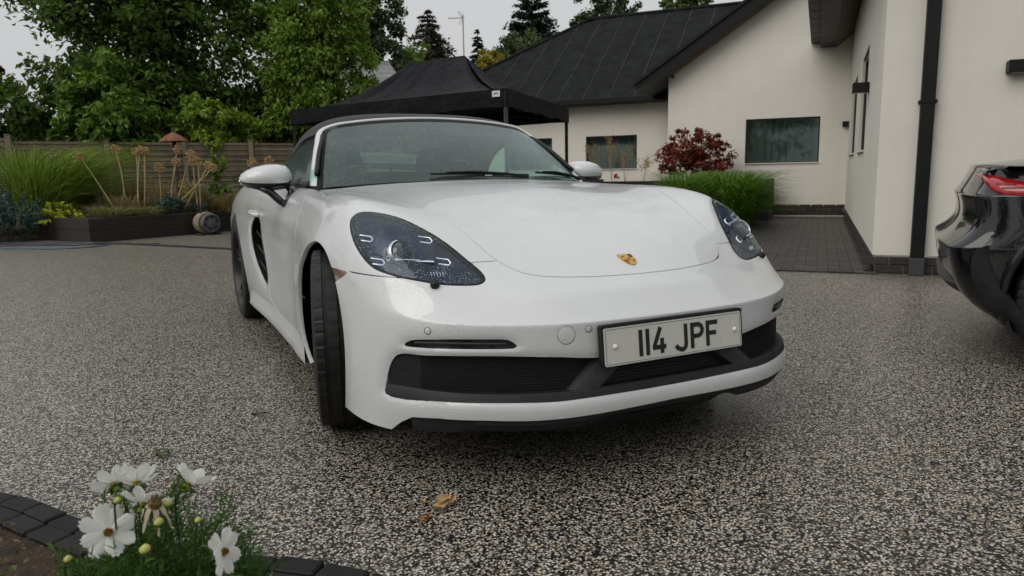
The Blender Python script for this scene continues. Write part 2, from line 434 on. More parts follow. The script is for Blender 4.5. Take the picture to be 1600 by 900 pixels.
# ------------------------------------------------------------------ cutting the body skin along drawn lines
bV, bF = body(4)
bm = bmesh.new()
_vs = [bm.verts.new(tuple(v)) for v in bV]
for f in bF: bm.faces.new([_vs[i] for i in f])
bm.normal_update()
REG = bm.faces.layers.int.new('reg')
def arrays():
    bm.verts.index_update()
    n = len(bm.verts); co = np.empty(n*3); 
    co = np.array([v.co[:] for v in bm.verts]); nr = np.array([v.normal[:] for v in bm.verts])
    return co, nr
def cut(dfun, level=0.0, reg=0, only=(0,), snap=.12):
    """split the skin along the line dfun == level; faces inside get region id reg"""
    co, nr = arrays(); d = dfun(co, nr)-level
    bm.verts.ensure_lookup_table(); V = list(bm.verts); 
    cross = []
    near = np.abs(d) < .06
    for i in np.nonzero(near)[0]:
        for e in V[i].link_edges:
            j = e.other_vert(V[i]).index
            if j > i and not np.isnan(d[j]) and d[i]*d[j] < 0: cross.append((e, int(i), int(j)))
            elif j < i and not near[j] and not np.isnan(d[j]) and d[i]*d[j] < 0: cross.append((e, int(i), int(j)))
    best = {}
    for e, i, j in cross:
        t = abs(d[i])/(abs(d[i])+abs(d[j]))
        if t < snap and t < best.get(i, (1,))[0]: best[i] = (t, j)
        if 1-t < snap and 1-t < best.get(j, (1,))[0]: best[j] = (1-t, i)
    c0 = co.copy()
    for i, (t, j) in best.items():
        V[i].co = Vector(c0[i]+(c0[j]-c0[i])*t); d[i] = 0.0
    on = set(V[i] for i in best)
    for e, i, j in cross:
        if d[i]*d[j] < 0:
            t = d[i]/(d[i]-d[j])
            _, nv = bmesh.utils.edge_split(e, V[i], t); on.add(nv)
    faces = set(f for v in on for f in v.link_faces)
    for f in faces:
        lv = [v for v in f.verts if v in on]
        if len(lv) == 2 and not any(e.other_vert(lv[0]) == lv[1] for e in lv[0].link_edges if e in f.edges):
            try: bmesh.utils.face_split(f, lv[0], lv[1])
            except ValueError: pass
    if reg:
        bm.normal_update()
        co, nr = arrays(); d = dfun(co, nr)-level
        for f in bm.faces:
            if f[REG] in only:
                q = [d[v.index] for v in f.verts]
                if all(x == x and x < 2e-4 for x in q) and min(q) < -2e-4: f[REG] = reg
def sdf(P, q):
    """signed distance of points q (n,2) to closed polygon P (m,2), negative inside"""
    A = P; B = np.roll(P, -1, 0); best = np.full(len(q), 1e9); ins = np.zeros(len(q), bool)
    for a, b in zip(A, B):
        ab = b-a; t = np.clip(((q-a)@ab)/max(ab@ab, 1e-12), 0, 1); dd = np.linalg.norm(q-(a+t[:, None]*ab), axis=1); best = np.minimum(best, dd)
        c = ((a[1] > q[:, 1]) != (b[1] > q[:, 1]))
        with np.errstate(divide='ignore', invalid='ignore'):
            ins ^= c & (q[:, 0] < (b[0]-a[0])*(q[:, 1]-a[1])/(b[1]-a[1])+a[0])
    return np.where(ins, -best, best)
def poly_field(P3, mode, mask, n=4, grow=.12, smooth=True):
    """field of a closed outline given in half-width coordinates; mode maps |x|,y,z to the plane it is drawn in"""
    P = spline(np.abs(np.array(P3)*[1, 0, 0])+np.array(P3)*[0, 1, 1], n, True) if smooth else np.array(P3, float)
    p2 = mode(P)
    lo, hi = p2.min(0)-grow, p2.max(0)+grow
    def f(co, nr):
        h = co.copy(); h[:, 0] = np.abs(h[:, 0]); hn = nr.copy(); hn[:, 0] *= np.sign(co[:, 0]+1e-12)
        q = mode(h); ok = mask(h, hn) & (q > lo).all(1) & (q < hi).all(1)
        d = np.full(len(co), np.nan); d[ok] = sdf(p2, q[ok]); return d
    return f
def plane_mode(P3):
    P = np.array(P3, float); P[:, 0] = np.abs(P[:, 0]); c = P.mean(0); _, _, vt = np.linalg.svd(P-c)
    return (lambda X: (X-c)@vt[:2].T), c, vt[2]
side_mode = lambda X: X[:, 1:]
top_mode = lambda X: X[:, :2]
ang_mode = lambda X: np.stack([np.arctan2(X[:, 0], -(X[:, 1]+.2))*.85, X[:, 2]], 1)

REGS = dict(arch=1, seal=2, lens=3, intake=4, fog=5, side=6, marker=7, gap=8, hood=9, trim=10, door=11, rarch=1)
circ = lambda y, z, r: [(.86, y+r*math.cos(a), z+r*math.sin(a)) for a in np.linspace(0, 2*math.pi, 72, endpoint=False)]
sidemask = lambda h, n: (h[:, 0] > .70) & (n[:, 0] > .25)
cut(poly_field(circ(-.005, .340, .362), side_mode, sidemask, 1), 0, REGS['arch'])
cut(poly_field(circ(2.475, .347, .368), side_mode, sidemask, 1), 0, REGS['arch'])
LAMP = [(.799,-.262,.777),(.791,-.251,.793),(.778,-.254,.807),(.764,-.268,.815),(.749,-.288,.818),(.724,-.322,.816),(.699,-.354,.811),(.672,-.383,.803),(.649,-.416,.790),(.626,-.450,.775),(.605,-.485,.758),(.586,-.518,.743),(.569,-.550,.725),(.552,-.586,.703),(.536,-.622,.680),(.520,-.657,.659),(.509,-.686,.641),(.506,-.704,.627),(.512,-.717,.617),(.530,-.721,.609),(.553,-.714,.607),(.586,-.701,.608),(.626,-.683,.611),(.665,-.660,.617),(.701,-.631,.624),(.733,-.597,.630),(.757,-.563,.637),(.777,-.527,.645),(.791,-.490,.654),(.801,-.451,.670),(.806,-.413,.687),(.809,-.380,.704),(.809,-.341,.723),(.806,-.300,.748)]
lamp_mode, lamp_c, lamp_n = plane_mode(LAMP)
lampmask = lambda h, n: (h[:, 1] < -.15) & (h[:, 2] > .56) & (h[:, 0] > .42)
lf = poly_field(LAMP, lamp_mode, lampmask, 3)
cut(lf, .0015, REGS['seal']); cut(lf, -.0055, REGS['lens'], (REGS['seal'],))
frontmask = lambda h, n: (h[:, 1] < -.42) & (h[:, 2] < .60)
INTK = [(.262,-.957,.398),(.311,-.952,.403),(.399,-.935,.413),(.537,-.879,.421),(.655,-.800,.420),(.728,-.726,.415),(.765,-.672,.413),(.782,-.640,.401),(.795,-.618,.368),(.804,-.601,.313),(.802,-.602,.279),(.770,-.665,.273),(.700,-.766,.281),(.600,-.862,.286),(.507,-.915,.287),(.397,-.957,.285),(.323,-.970,.286),(.22,-.978,.286),(.10,-.981,.285)]
_a = ang_mode(spline(np.array(INTK), 4)); IP = np.concatenate([_a, _a[::-1]*[-1, 1]])
def intake_field(co, nr):
    q = np.stack([np.arctan2(co[:, 0], -(co[:, 1]+.2))*.85, co[:, 2]], 1)
    ok = (co[:, 1] < -.45) & (co[:, 2] < .56) & (nr[:, 1] < .3)
    d = np.full(len(co), np.nan); d[ok] = sdf(IP, q[ok]); return d
cut(intake_field, 0, REGS['intake'])
FOG = [(.763,-.672,.4365),(.757,-.682,.449),(.736,-.712,.460),(.653,-.798,.468),(.58,-.85,.469),(.524,-.880,.468),(.506,-.892,.458),(.500,-.896,.443),(.577,-.854,.441),(.654,-.799,.440),(.727,-.726,.437)]
cut(poly_field(FOG, ang_mode, frontmask, 3), 0, REGS['fog'])
SIDE = [(.87,1.80,.560),(.87,1.775,.665),(.87,1.66,.715),(.87,1.53,.715),(.87,1.475,.680),(.863,1.455,.596),(.853,1.44,.476),(.852,1.43,.389),(.852,1.445,.350),(.855,1.51,.352),(.861,1.61,.384),(.873,1.73,.455)]
cut(poly_field(SIDE, side_mode, sidemask, 4), 0, REGS['side'])
cut(poly_field([(.86,-.16,.629),(.85,-.27,.630),(.84,-.372,.628),(.85,-.31,.602),(.857,-.262,.582),(.86,-.20,.590)], side_mode, lambda h, n: (h[:, 0] > .6) & (n[:, 0] > .2), 1, smooth=False), 0, REGS['marker'])
ZC = np.array([(0,.240),(.22,.236),(.464,.234),(.587,.236),(.697,.231),(.748,.222),(.768,.200),(.782,.178),(.80,.14),(1.0,.14)])
def trim_field(co, nr):
    h = np.abs(co[:, 0]); d = np.full(len(co), np.nan); ok = (co[:, 1] < -.50) & (co[:, 2] < .30)
    d[ok] = co[ok, 2]-np.interp(h[ok], ZC[:, 0], ZC[:, 1]); return d
cut(trim_field, 0, REGS['trim'])
HOODL = [(0,-.811,.609),(.105,-.808,.611),(.202,-.798,.613),(.304,-.776,.619),(.368,-.749,.626),(.403,-.721,.639),(.424,-.692,.652),(.442,-.664,.666),(.464,-.60,.702),(.485,-.49,.752),(.511,-.393,.784),(.551,-.275,.814),(.598,-.146,.842),(.648,.02,.861),(.676,.18,.87),(.686,.36,.88)]
_h = spline(np.array(HOODL)[:, :2], 4); HP = np.concatenate([_h, [(.60, .44), (.30, .405), (0, .395)], [(-.30, .405), (-.60, .44)], _h[::-1][:-1]*[-1, 1]])
def hood_field(co, nr):
    ok = (co[:, 1] < .6) & (co[:, 2] > .57) & (nr[:, 2] > .2) & (np.abs(co[:, 0]) < .8)
    d = np.full(len(co), np.nan); d[ok] = sdf(HP, co[ok, :2]); return d
cut(hood_field, .0022, REGS['gap']); cut(hood_field, -.0022, REGS['hood'], (REGS['gap'],))
DOOR = [(.85,.50,.28),(.85,.46,.40),(.85,.455,.60),(.85,.50,.78),(.82,.56,.86),(.80,.62,.93),(.78,1.0,1.0),(.78,1.50,1.0),(.80,1.58,.90),(.85,1.60,.80),(.86,1.565,.735),(.86,1.47,.715),(.86,1.45,.60),(.86,1.43,.45),(.86,1.40,.36),(.85,1.30,.285),(.85,1.1,.262),(.85,.8,.258)]
doorf = poly_field(DOOR, side_mode, lambda h, n: (h[:, 0] > .74) & (n[:, 0] > .1), 4)
cut(doorf, .0024, REGS['gap']); cut(doorf, -.0024, REGS['door'], (REGS['gap'],))
def seam(z0, box):
    def f(co, nr):
        h = np.abs(co[:, 0]); ok = (h > box[0]) & (h < box[1]) & (co[:, 1] > box[2]) & (co[:, 1] < box[3]) & (co[:, 2] > z0-.05) & (co[:, 2] < z0+.05)
        d = np.full(len(co), np.nan); d[ok] = co[ok, 2]-z0; return d
    return f
def band(f, w, reg, only=(0,)):
    cut(f, w); cut(f, -w)
    co, nr = arrays(); d = f(co, nr)
    for fc in bm.faces:
        if fc[REG] in only:
            q = [d[v.index] for v in fc.verts]
            if all(x == x and abs(x) < w+2e-4 for x in q): fc[REG] = reg
band(seam(.630, (.70, .87, -.61, -.365)), .0018, REGS['gap'])
band(seam(.666, (.44, .528, -.72, -.56)), .0013, REGS['gap'])
# openings get softly rolled edges
co_, nr_ = arrays(); disp = np.zeros(len(co_))
for fld, dep, wid in ((intake_field, .009, .013), (poly_field(FOG, ang_mode, frontmask, 3), .006, .010), (poly_field(SIDE, side_mode, sidemask, 4), .008, .014), (lf, .0035, .008)):
    dd = fld(co_, nr_); ok = ~np.isnan(dd); disp[ok] = np.maximum(disp[ok], dep*np.exp(-np.maximum(dd[ok], 0)/wid))
for v in bm.verts:
    if disp[v.index] > 1e-5: v.co -= v.normal*disp[v.index]
bm.normal_update()
# ------------------------------------------------------------------ the skin's panels, each lifted out as a mesh with turned-in edges
bm.verts.index_update(); bm.faces.index_update()
cV, cN = arrays(); creg = np.array([f[REG] for f in bm.faces]); cF = [tuple(v.index for v in f.verts) for f in bm.faces]
cside = np.array([f.calc_center_median()[0] for f in bm.faces])
edge_pairs = []
for e in bm.edges:
    lf_ = e.link_faces
    if len(lf_) == 2 and lf_[0][REG] != lf_[1][REG]:
        for a, b in ((lf_[0], lf_[1]), (lf_[1], lf_[0])):
            lp = [l for l in a.loops if l.edge == e][0]
            edge_pairs.append((a.index, b.index, lp.vert.index, lp.link_loop_next.vert.index))
bm.free()
def panel(reg, sel=None, skirts=None, off=0.0):
    """vertices, faces, normals of the faces of a region; skirts = {neighbour region: depth} turns the edge in"""
    fs = [i for i in np.nonzero(creg == reg)[0] if sel is None or sel(cside[i])]
    fset = set(fs); ids = {}; V = []; N = []; F = []
    def g(i):
        if i not in ids: ids[i] = len(V); V.append(cV[i]+cN[i]*off); N.append(cN[i])
        return ids[i]
    for f in fs: F.append(tuple(g(i) for i in cF[f]))
    if skirts:
        for a, b, i, j in edge_pairs:
            if a in fset and creg[b] in skirts:
                dp = skirts[creg[b]]; t = cV[j]-cV[i]; n = (cN[i]+cN[j])/2; o = np.cross(t, n); o /= np.linalg.norm(o)+1e-12
                k = len(V); V += [cV[i], cV[j], cV[j]-cN[j]*dp, cV[i]-cN[i]*dp]; N += [(o+.6*n)/1.166, (o+.6*n)/1.166, o, o]
                F.append((k, k+3, k+2, k+1))
    return V, F, N
def panel_obj(name, reg, mat, sel=None, skirts=None, off=0.0, parent=None):
    V, F, N = panel(reg, sel, skirts, off); return mk(name, V, F, mat, parent or car, True, N)
G = REGS
shell = panel_obj('body_shell', 0, PAINT, None, {G['gap']: .012, G['arch']: .016, G['seal']: .012, G['lens']: .012, G['intake']: .035, G['fog']: .012, G['side']: .007, G['marker']: .004, G['trim']: .03})
panel_obj('hood', G['hood'], PAINT, None, {G['gap']: .012})
for sg in (-1, 1):
    sel = lambda x, s=sg: x*s > 0
    panel_obj('door', G['door'], PAINT, sel, {G['gap']: .012, G['side']: .007})
    hl = thing('headlight', None, None, (0, 0, 0)); hl.parent = car; hl.location = Vector((sg*.66, -.5, .7))-Vector(car.location)
    panel_obj('lamp_seal', G['seal'], BLACKPL, sel, {0: .012, G['lens']: .02}, -.001, hl)
    panel_obj('lens', G['lens'], LENS, sel, None, .0005, hl)
    # dark bowl behind the lens
    V, F, N = panel(G['lens'], sel); V = np.array(V); N = np.array(N)
    cb = V.mean(0); n0 = lamp_n*np.sign(lamp_n[2]); n0 = n0*[sg, 1, 1]
    s0 = cb+(V-cb)*.985-N*(.016+.018*np.clip(1-np.linalg.norm(V-cb, axis=1)/.14, 0, 1))[:, None]; mk('bowl', s0, F, lamp_bowl_mat() if sg < 0 else bpy.data.materials['lamp_bowl'], hl)
    fs = set(i for i in np.nonzero(creg == G['lens'])[0] if sel(cside[i])); wv = []; wf_ = []
    for a_, b_, i_, j_ in edge_pairs:
        if a_ in fs: k_ = len(wv); wv += [cV[i_]-cN[i_]*.004, cV[j_]-cN[j_]*.004, cb+(cV[j_]-cb)*.985-cN[j_]*.0162, cb+(cV[i_]-cb)*.985-cN[i_]*.0162]; wf_.append((k_, k_+1, k_+2, k_+3))
    mk('bowl_wall', wv, wf_, GLOSSBL, hl, False)
    # four daytime light frames and the projector, laid just above the bowl
    axu = np.array([-.50*1, -.64, -.22]); axu /= np.linalg.norm(axu)    # towards the tip (left lamp, mirrored below)
    m3 = np.array([sg, 1, 1])
    def lampP(x, y, z): return np.array([sg*x, y, z])
    DR = simple('lamp_bar', (.9, .92, .95), .15, metal=.0) if sg < 0 else bpy.data.materials['lamp_bar']; DR.node_tree.nodes['Principled BSDF'].inputs['Emission Color'].default_value = (.9, .95, 1, 1); DR.node_tree.nodes['Principled BSDF'].inputs['Emission Strength'].default_value = .35
    for c, u, w in (DRL := [((.783,-.396,.742),0,0), ((.629,-.524,.738),0,0), ((.777,-.495,.676),0,0), ((.605,-.615,.676),0,0)]):
        # frame: long bar, short bar, end bar
        cu = np.array([.62, -.76, -.10]) if c[0] > .7 else np.array([-.60, -.72, -.30])
        cu = np.array([-.72, -.58, -.12]); cu /= np.linalg.norm(cu)
        nn = n0*[sg, 1, 1]; cv = np.cross(nn, cu); cv /= np.linalg.norm(cv); cw = np.cross(cu, cv)
        o = np.array(c)-nn*.008
        cv = -cv; pts = [o-cu*.026+cv*.011, o+cu*.012+cv*.011, o+cu*.024-cv*.001, o+cu*.021-cv*.011, o-cu*.012-cv*.011]
        mb = MB(); mb.tube([p*m3 for p in pts], .0019, 6); mb.build('light_bar', DR, hl, True)
    pc = np.array([.711, -.527, .716])-n0*[sg, 1, 1]*.030
    A = np.array([np.cross(n0*[sg, 1, 1], [0, 0, 1.]), np.zeros(3), np.array([-.30, -.85, .42])]); A[2] /= np.linalg.norm(A[2]); A[0] = np.cross([0, 0, 1], A[2]); A[0] /= np.linalg.norm(A[0]); A[1] = np.cross(A[2], A[0]); A = A*m3
    mb = MB(); mb.lathe([(.044, -.03), (.047, .0), (.043, .005), (.040, .0)], pc*m3, A, 32); mb.build('projector_ring', CHROME, hl, True)
    mb = MB(); mb.lathe([(.039, -.002), (.033, .011), (.023, .019), (.011, .024), (.0005, .025)], pc*m3, A, 32); mb.build('projector_lens', simple('projector_glass', (.03, .04, .06), .03, coat=1) if sg < 0 else bpy.data.materials['projector_glass'], hl, True)
    mb = MB(); mb.tube([p*m3 for p in (np.array([.735, -.545, .686])-n0*[sg, 1, 1]*.010, np.array([.672, -.590, .684])-n0*[sg, 1, 1]*.010)], .002, 6); mb.build('light_bar', DR, hl, True)
    mb = MB(); q_ = [np.array(p)-n0*[sg, 1, 1]*.020 for p in ((.79, -.44, .715), (.745, -.53, .70), (.69, -.585, .693), (.64, -.615, .69))]; mb.grid([[p*m3 for p in spline(q_, 4)], [(p+np.array([0, -.012, -.004]))*m3 for p in spline(q_, 4)]]); mb.build('lamp_shelf', CHROME, hl, True)
    for k_ in range(5):
        p_ = np.array([.655-.008*k_, -.640-.004*k_, .645])-n0*[sg, 1, 1]*.010; mb = MB(); mb.tube([(p_+np.array([0, .004, .006]))*m3, (p_-np.array([0, .004, .006]))*m3], .0011, 5); mb.build('lamp_rib', CHROME, hl)
    # fog strip
    fl = panel_obj('fog_light', G['fog'], FOGLENS, sel, None, -.004)
    V, F, N = panel(G['fog'], sel); V = np.array(V); N = np.array(N); mk('fog_light_housing', V-N*.022, F, BLACKPL, car)
    a = np.array([(.735*sg, -.700, .450), (.66*sg, -.782, .455), (.58*sg, -.838, .455), (.52*sg, -.872, .455)]); mb = MB(); mb.tube(spline(a, 5), .003, 6); mb.build('fog_light_bar', GREYPL, car, True)
    panel_obj('side_marker', G['marker'], MARKER, sel, None, -.002)
    V, F, N = panel(G['side'], sel); V = np.array(V); N = np.array(N); duct = mk('intake_duct', V-N*.055, F, BLACKPL, car)
    fs = set(i for i in np.nonzero(creg == G['side'])[0] if sel(cside[i])); wv = []; wf_ = []
    for a_, b_, i_, j_ in edge_pairs:
        if a_ in fs: k_ = len(wv); wv += [cV[i_]-cN[i_]*.006, cV[j_]-cN[j_]*.006, cV[j_]-cN[j_]*.056, cV[i_]-cN[i_]*.056]; wf_.append((k_, k_+1, k_+2, k_+3))
    mk('intake_wall', wv, wf_, BLACKPL, car, False)
    mb = MB()
    for zz in (.42, .50, .58): mb.tube([(sg*.835, 1.44, zz-.01), (sg*.84, 1.78, zz+.05)], .006, 6)
    mb.build('intake_blade', BLACKPL, car, True)
# ------------------------------------------------------------------ front intake: recess, struts, ledge, slats
V, F, N = panel(G['intake']); V = np.array(V); N = np.array(N); mk('intake_recess', V-N*.040, F, BLACKPL, car, True)
from mathutils.bvhtree import BVHTree
FBVH = BVHTree.FromPolygons([Vector(v) for v in cV], [f for f in cF])
_pt = np.array([(0,-.962),(.21,-.957),(.32,-.948),(.43,-.926),(.54,-.878),(.64,-.812),(.70,-.752),(.75,-.690),(.79,-.630),(.81,-.58)])
_th = np.arctan2(_pt[:, 0], -(_pt[:, 1]+.2))
def bump_path(X, z, out=0.0):
    """a point on the bumper skin at about half width X and height z, pushed out by out"""
    t = np.interp(abs(X), _pt[:, 0], _th)*(1 if X >= 0 else -1); d = Vector((math.sin(t), -math.cos(t), 0))
    l, n, i, k = FBVH.ray_cast(Vector((0, -.2, z)), d)
    if l is None: l, n, i, k = FBVH.find_nearest(Vector((X, -.8, z)))
    n = Vector((n[0], n[1], 0)).normalized()
    if n.dot(d) < 0: n = -n
    return np.array(l+n*out)
xs = np.linspace(-.806, .806, 72)
mb = MB(); mb.grid([[bump_path(x, z, o) for x in xs] for z, o in ((.262, -.002), (.303, -.004), (.309, -.010), (.306, -.05))]); mb.build('intake_ledge', BLACKPL, car, True, auto=40)
for sg in (-1, 1):
    # slanted inner strut, grey textured
    q = []
    for t in np.linspace(0, 1, 9):
        x0 = .352-.118*t; x1 = .272-.142*t; z = .296+.106*t
        q.append([bump_path(sg*(x0+.012), z, -.040), bump_path(sg*x0, z, -.008), bump_path(sg*(x0*.5+x1*.5), z, -.003), bump_path(sg*x1, z, -.010), bump_path(sg*(x1-.016), z, -.040)])
    MB().grid(q).build('strut', GREYPL, car, True, auto=35)
    # outer blade panel
    q = [[bump_path(sg*x, z, o) for x, o in ((.80, -.006), (.775, -.010), (.735, -.016), (.715, -.040))] for z in np.linspace(.300, .410, 5)]
    MB().grid(q).build('side_blade', BLACKPL, car, True, auto=35)
    for zz in np.linspace(.316, .408, 13):
        xr = np.linspace(.715, .36-.118*(zz-.296)/.106+.01, 14)
        mb = MB(); mb.grid([[bump_path(sg*x, zz+dz, o) for x in xr] for dz, o in ((-.0010, -.038), (-.0010, -.033), (.0010, -.033), (.0010, -.038))]); mb.build('grille_slat', BLACKPL, car)
mb = MB()
for zz in np.linspace(.30, .395, 11):
    xr = np.linspace(-.27+.9*(zz-.30), .27-.9*(zz-.30), 14)
    mb.grid([[bump_path(x, zz+dz, o) for x in xr] for dz, o in ((-.0010, -.038), (-.0010, -.034), (.0010, -.034), (.0010, -.038))])
mb.build('centre_grille', BLACKPL, car)
# black lip under the bumper: two vanes outside, a shallower middle
xs = np.linspace(-.755, .755, 90); rows = []
def liph(x):
    a = abs(x); return .216-.020*np.clip((a-.235)/.05, 0, 1)-.02*np.clip((a-.62)/.1, 0, 1)
def lipp(x, z, o): p = bump_path(x, max(z, .20), o); p[2] = z; return p
for zf, o in ((0, -.016), (.55, -.005), (1.0, -.012), (1.0, -.20)):
    rows.append([lipp(x, (1-zf)*(np.interp(abs(x), ZC[:, 0], ZC[:, 1])+.012)+zf*liph(x), o) for x in xs])
MB().grid(rows).build('front_lip', BLACKPL, car, True, auto=40)
# ------------------------------------------------------------------ number plate
pt = .1025; pc = np.array([0, -.984, .4318]); pax = np.array([[1, 0, 0], [0, math.sin(pt), math.cos(pt)], [0, -math.cos(pt), math.sin(pt)]])
plate = thing('number_plate', None, None); plate.parent = car; plate.location = Vector(pc)-Vector(car.location)
def roundrect(w, h, r, n=5):
    o = []
    for cx, cy, a0 in ((w-r, h-r, 0), (-w+r, h-r, 90), (-w+r, -h+r, 180), (w-r, -h+r, 270)):
        for k in range(n+1):
            a = R(a0+90*k/n); o.append((cx+r*math.cos(a), cy+r*math.sin(a)))
    return o
MB().prism(roundrect(.268, .062, .008), .018, pc-pax[2]*.0215+pax[1]*.004, pax).build('plate_holder', BLACKPL, plate)
MB().prism(roundrect(.26, .0555, .006), .0035, pc-pax[2]*.0035, pax).build('plate_board', PLATEW, plate)
a, b = roundrect(.256, .0515, .004), roundrect(.2548, .0503, .003)
mb = MB(); n = len(a); mb.add([pc+pax[2]*.0006+p[0]*pax[0]+p[1]*pax[1] for p in a+b], [(i, (i+1) % n, n+(i+1) % n, n+i) for i in range(n)]); mb.build('plate_border', BBLK, plate)
def stroke(pts, w=.014):
    """2-D band of width w along pts -> quads"""
    P = np.array(pts, float); n = len(P); L = []
    for i in range(n):
        d0 = P[i]-P[i-1] if i > 0 else P[1]-P[0]; d1 = P[i+1]-P[i] if i < n-1 else P[i]-P[i-1]
        d0 /= np.linalg.norm(d0); d1 /= np.linalg.norm(d1); t = d0+d1; t /= np.linalg.norm(t); nn = np.array([-t[1], t[0]]); k = w/2/max(nn@np.array([-d0[1], d0[0]]), .5)
        L.append((P[i]+nn*k, P[i]-nn*k))
    V = [p for ab in L for p in ab]; return V, [(2*i, 2*i+1, 2*i+3, 2*i+2) for i in range(n-1)]
arc = lambda cx, cy, r, a0, a1, n=8: [(cx+r*math.cos(R(a0+(a1-a0)*k/n)), cy+r*math.sin(R(a0+(a1-a0)*k/n))) for k in range(n+1)]
GL = {'1': ([[(.007, 0), (.007, .079)]], .014), '4': ([[(.0305, .079), (.006, .024), (.0065, .0195), (.05, .0195)], [(.035, 0), (.035, .046)]], .05),
      'J': ([[(.043, .079), (.043, .017)]+arc(.0265, .0175, .0165, 0, -90, 5)[1:]+[(.0115, .0075)]+[(.004, .0165)]], .05),
      'P': ([[(.007, 0), (.007, .072), (.029, .072)]+arc(.0290, .0545, .0175, 90, -90, 8)[1:]+[(.014, .037)]], .05), 'F': ([[(.007, 0), (.007, .072), (.048, .072)], [(.014, .040), (.041, .040)]], .05)}
cx = -.1400
for ch in '114 JPF':
    if ch == ' ': cx += .022; continue
    ss, wd = GL[ch]; mb = MB()
    for s_ in ss:
        V, F = stroke(s_); mb.add([pc+pax[2]*(.0009+.0001*ss.index(s_))+(cx+p[0])*pax[0]+(p[1]-.0395)*pax[1] for p in V], F)
    mb.build('letter', BBLK, plate); cx += wd+.011
for xx in (-.224, .232):
    MB().lathe([(.0075, .0), (.0072, .003), (.005, .0055), (.0004, .0065)], pc+pax[0]*xx, pax, 14).build('screw_cap', simple('cap_white', (.8, .8, .78), .3) if xx < 0 else bpy.data.materials['cap_white'], plate, True)
# ------------------------------------------------------------------ crest on the hood
BVH = BVHTree.FromPolygons([Vector(v) for v in cV], [f for f in cF])
def on_body(p, nr=False):
    l, n, i, d = BVH.find_nearest(Vector(p)); return (np.array(l), np.array(n)) if nr else np.array(l)
cp, cn = on_body((0, -.743, .66), True)
ax1 = np.array([0, cn[2], -cn[1]]); ax1 = ax1/np.linalg.norm(ax1); cax = np.array([[1, 0, 0], ax1, cn])       # ax1 points back up the hood
badge = thing('badge', None, None); badge.parent = car; badge.location = Vector(cp)-Vector(car.location)
SH = [(0, .0335), (.012, .031), (.0255, .0335), (.0275, .015), (.0255, -.004), (.019, -.020), (.009, -.030), (0, -.034)]
SH = SH+[(-x, y) for x, y in SH[::-1][1:-1]]
MB().prism(SH, .004, cp-cn*.0005, cax).build('shield', GOLD, badge)
def patch(pts, mat, h=.0042): MB().prism(pts, .0004, cp+cn*(h-.0005), cax).build('shield_field', mat, badge)
for sx, sy in ((1, 1), (-1, -1)):
    if sx > 0: patch([(.011, .028), (.0235, .030), (.0250, .016), (.011, .005)][::1], BBLK); patch([(.0145, .0275), (.0165, .0277), (.0172, .012), (.0145, .0095)], BRED, .0047)
    else: patch([(-.011, -.003), (-.0235, -.003), (-.0175, -.019), (-.011, -.026)], BBLK); patch([(-.0145, -.004), (-.0168, -.004), (-.0165, -.0185), (-.0145, -.021)], BRED, .0047)
for k in range(3): patch([(-.022+.004*k, .012+.004*k), (-.010, .013+.004*k), (-.010, .0145+.004*k), (-.022+.004*k, .0138+.004*k)], BBLK); patch([(.009, -.006-.005*k), (.021-.003*k, -.006-.005*k), (.0205-.003*k, -.0078-.005*k), (.009, -.0078-.005*k)], BRED)
patch([(-.006, .006), (.0, .010), (.006, .006), (.005, -.006), (0, -.010), (-.005, -.006)], GOLD, .0047); patch([(-.0035, .004), (.002, .006), (.003, -.004), (-.002, -.006)], BBLK, .0052)
# ------------------------------------------------------------------ sensors, towing cover, washer caps
def disc_on(name, p, r, mat, h=.0012, ring=None):
    q, n = on_body(p, True); A = np.array([np.cross([0, 0, 1], n), np.zeros(3), n]); A[0] /= np.linalg.norm(A[0]); A[1] = np.cross(n, A[0])
    pr = [(r, -.006), (r, h*.6), (r-.0012, h), (.0004, h+.0006)]
    MB().lathe(pr, q, A, 28).build(name, mat, car, True)
    if ring: MB().lathe([(r+ring, .0004), (r+ring, .0006), (r+.0001, .0006)], q, A, 28).build(name+'_ring', BBLK, car)
for sg in (-1, 1):
    disc_on('parking_sensor', (sg*.290, -.950, .4855), .0095, PAINT, .0008, .0016)
    disc_on('parking_sensor', (sg*.708, -.741, .489), .0095, PAINT, .0008, .0016)
    q, n = on_body((sg*.655, -.673, .609), True)
    A = np.array([np.cross([0, 0, 1], n), np.zeros(3), n]); A[0] /= np.linalg.norm(A[0]); A[1] = np.cross(n, A[0])
    MB().lathe([(.0135, -.004), (.0145, .006), (.0125, .014), (.007, .018), (.0005, .0185)], q, A, 18).build('washer_cap', BLACKPL, car, True)
disc_on('tow_cover', (-.360, -.938, .4735), .026, PAINT, .0006, .0011)
# ------------------------------------------------------------------ windscreen, its frame, soft top
def mir(half):
    h = np.array(half, float); return np.concatenate([h[::-1]*[-1, 1, 1], h[1:]]) if abs(h[0][0]) < 1e-9 else np.concatenate([h[::-1]*[-1, 1, 1], h])
BASE = [(0,.505,.908),(.20,.515,.907),(.40,.545,.902),(.56,.595,.894),(.66,.645,.887),(.705,.685,.880)]
HEAD = [(0,1.045,1.2275),(.18,1.048,1.223),(.33,1.054,1.213),(.45,1.062,1.199),(.53,1.072,1.184),(.572,1.082,1.168)]
nb = 40
def resamp(P, n):
    P = np.array(P); s = np.concatenate([[0], np.cumsum(np.linalg.norm(np.diff(P, axis=0), axis=1))]); t = np.linspace(0, s[-1], n)
    return np.stack([np.interp(t, s, P[:, k]) for k in range(3)], 1)
b_ = resamp(spline(mir(BASE), 6), 2*nb+1); h_ = resamp(spline(mir(HEAD), 6), 2*nb+1)
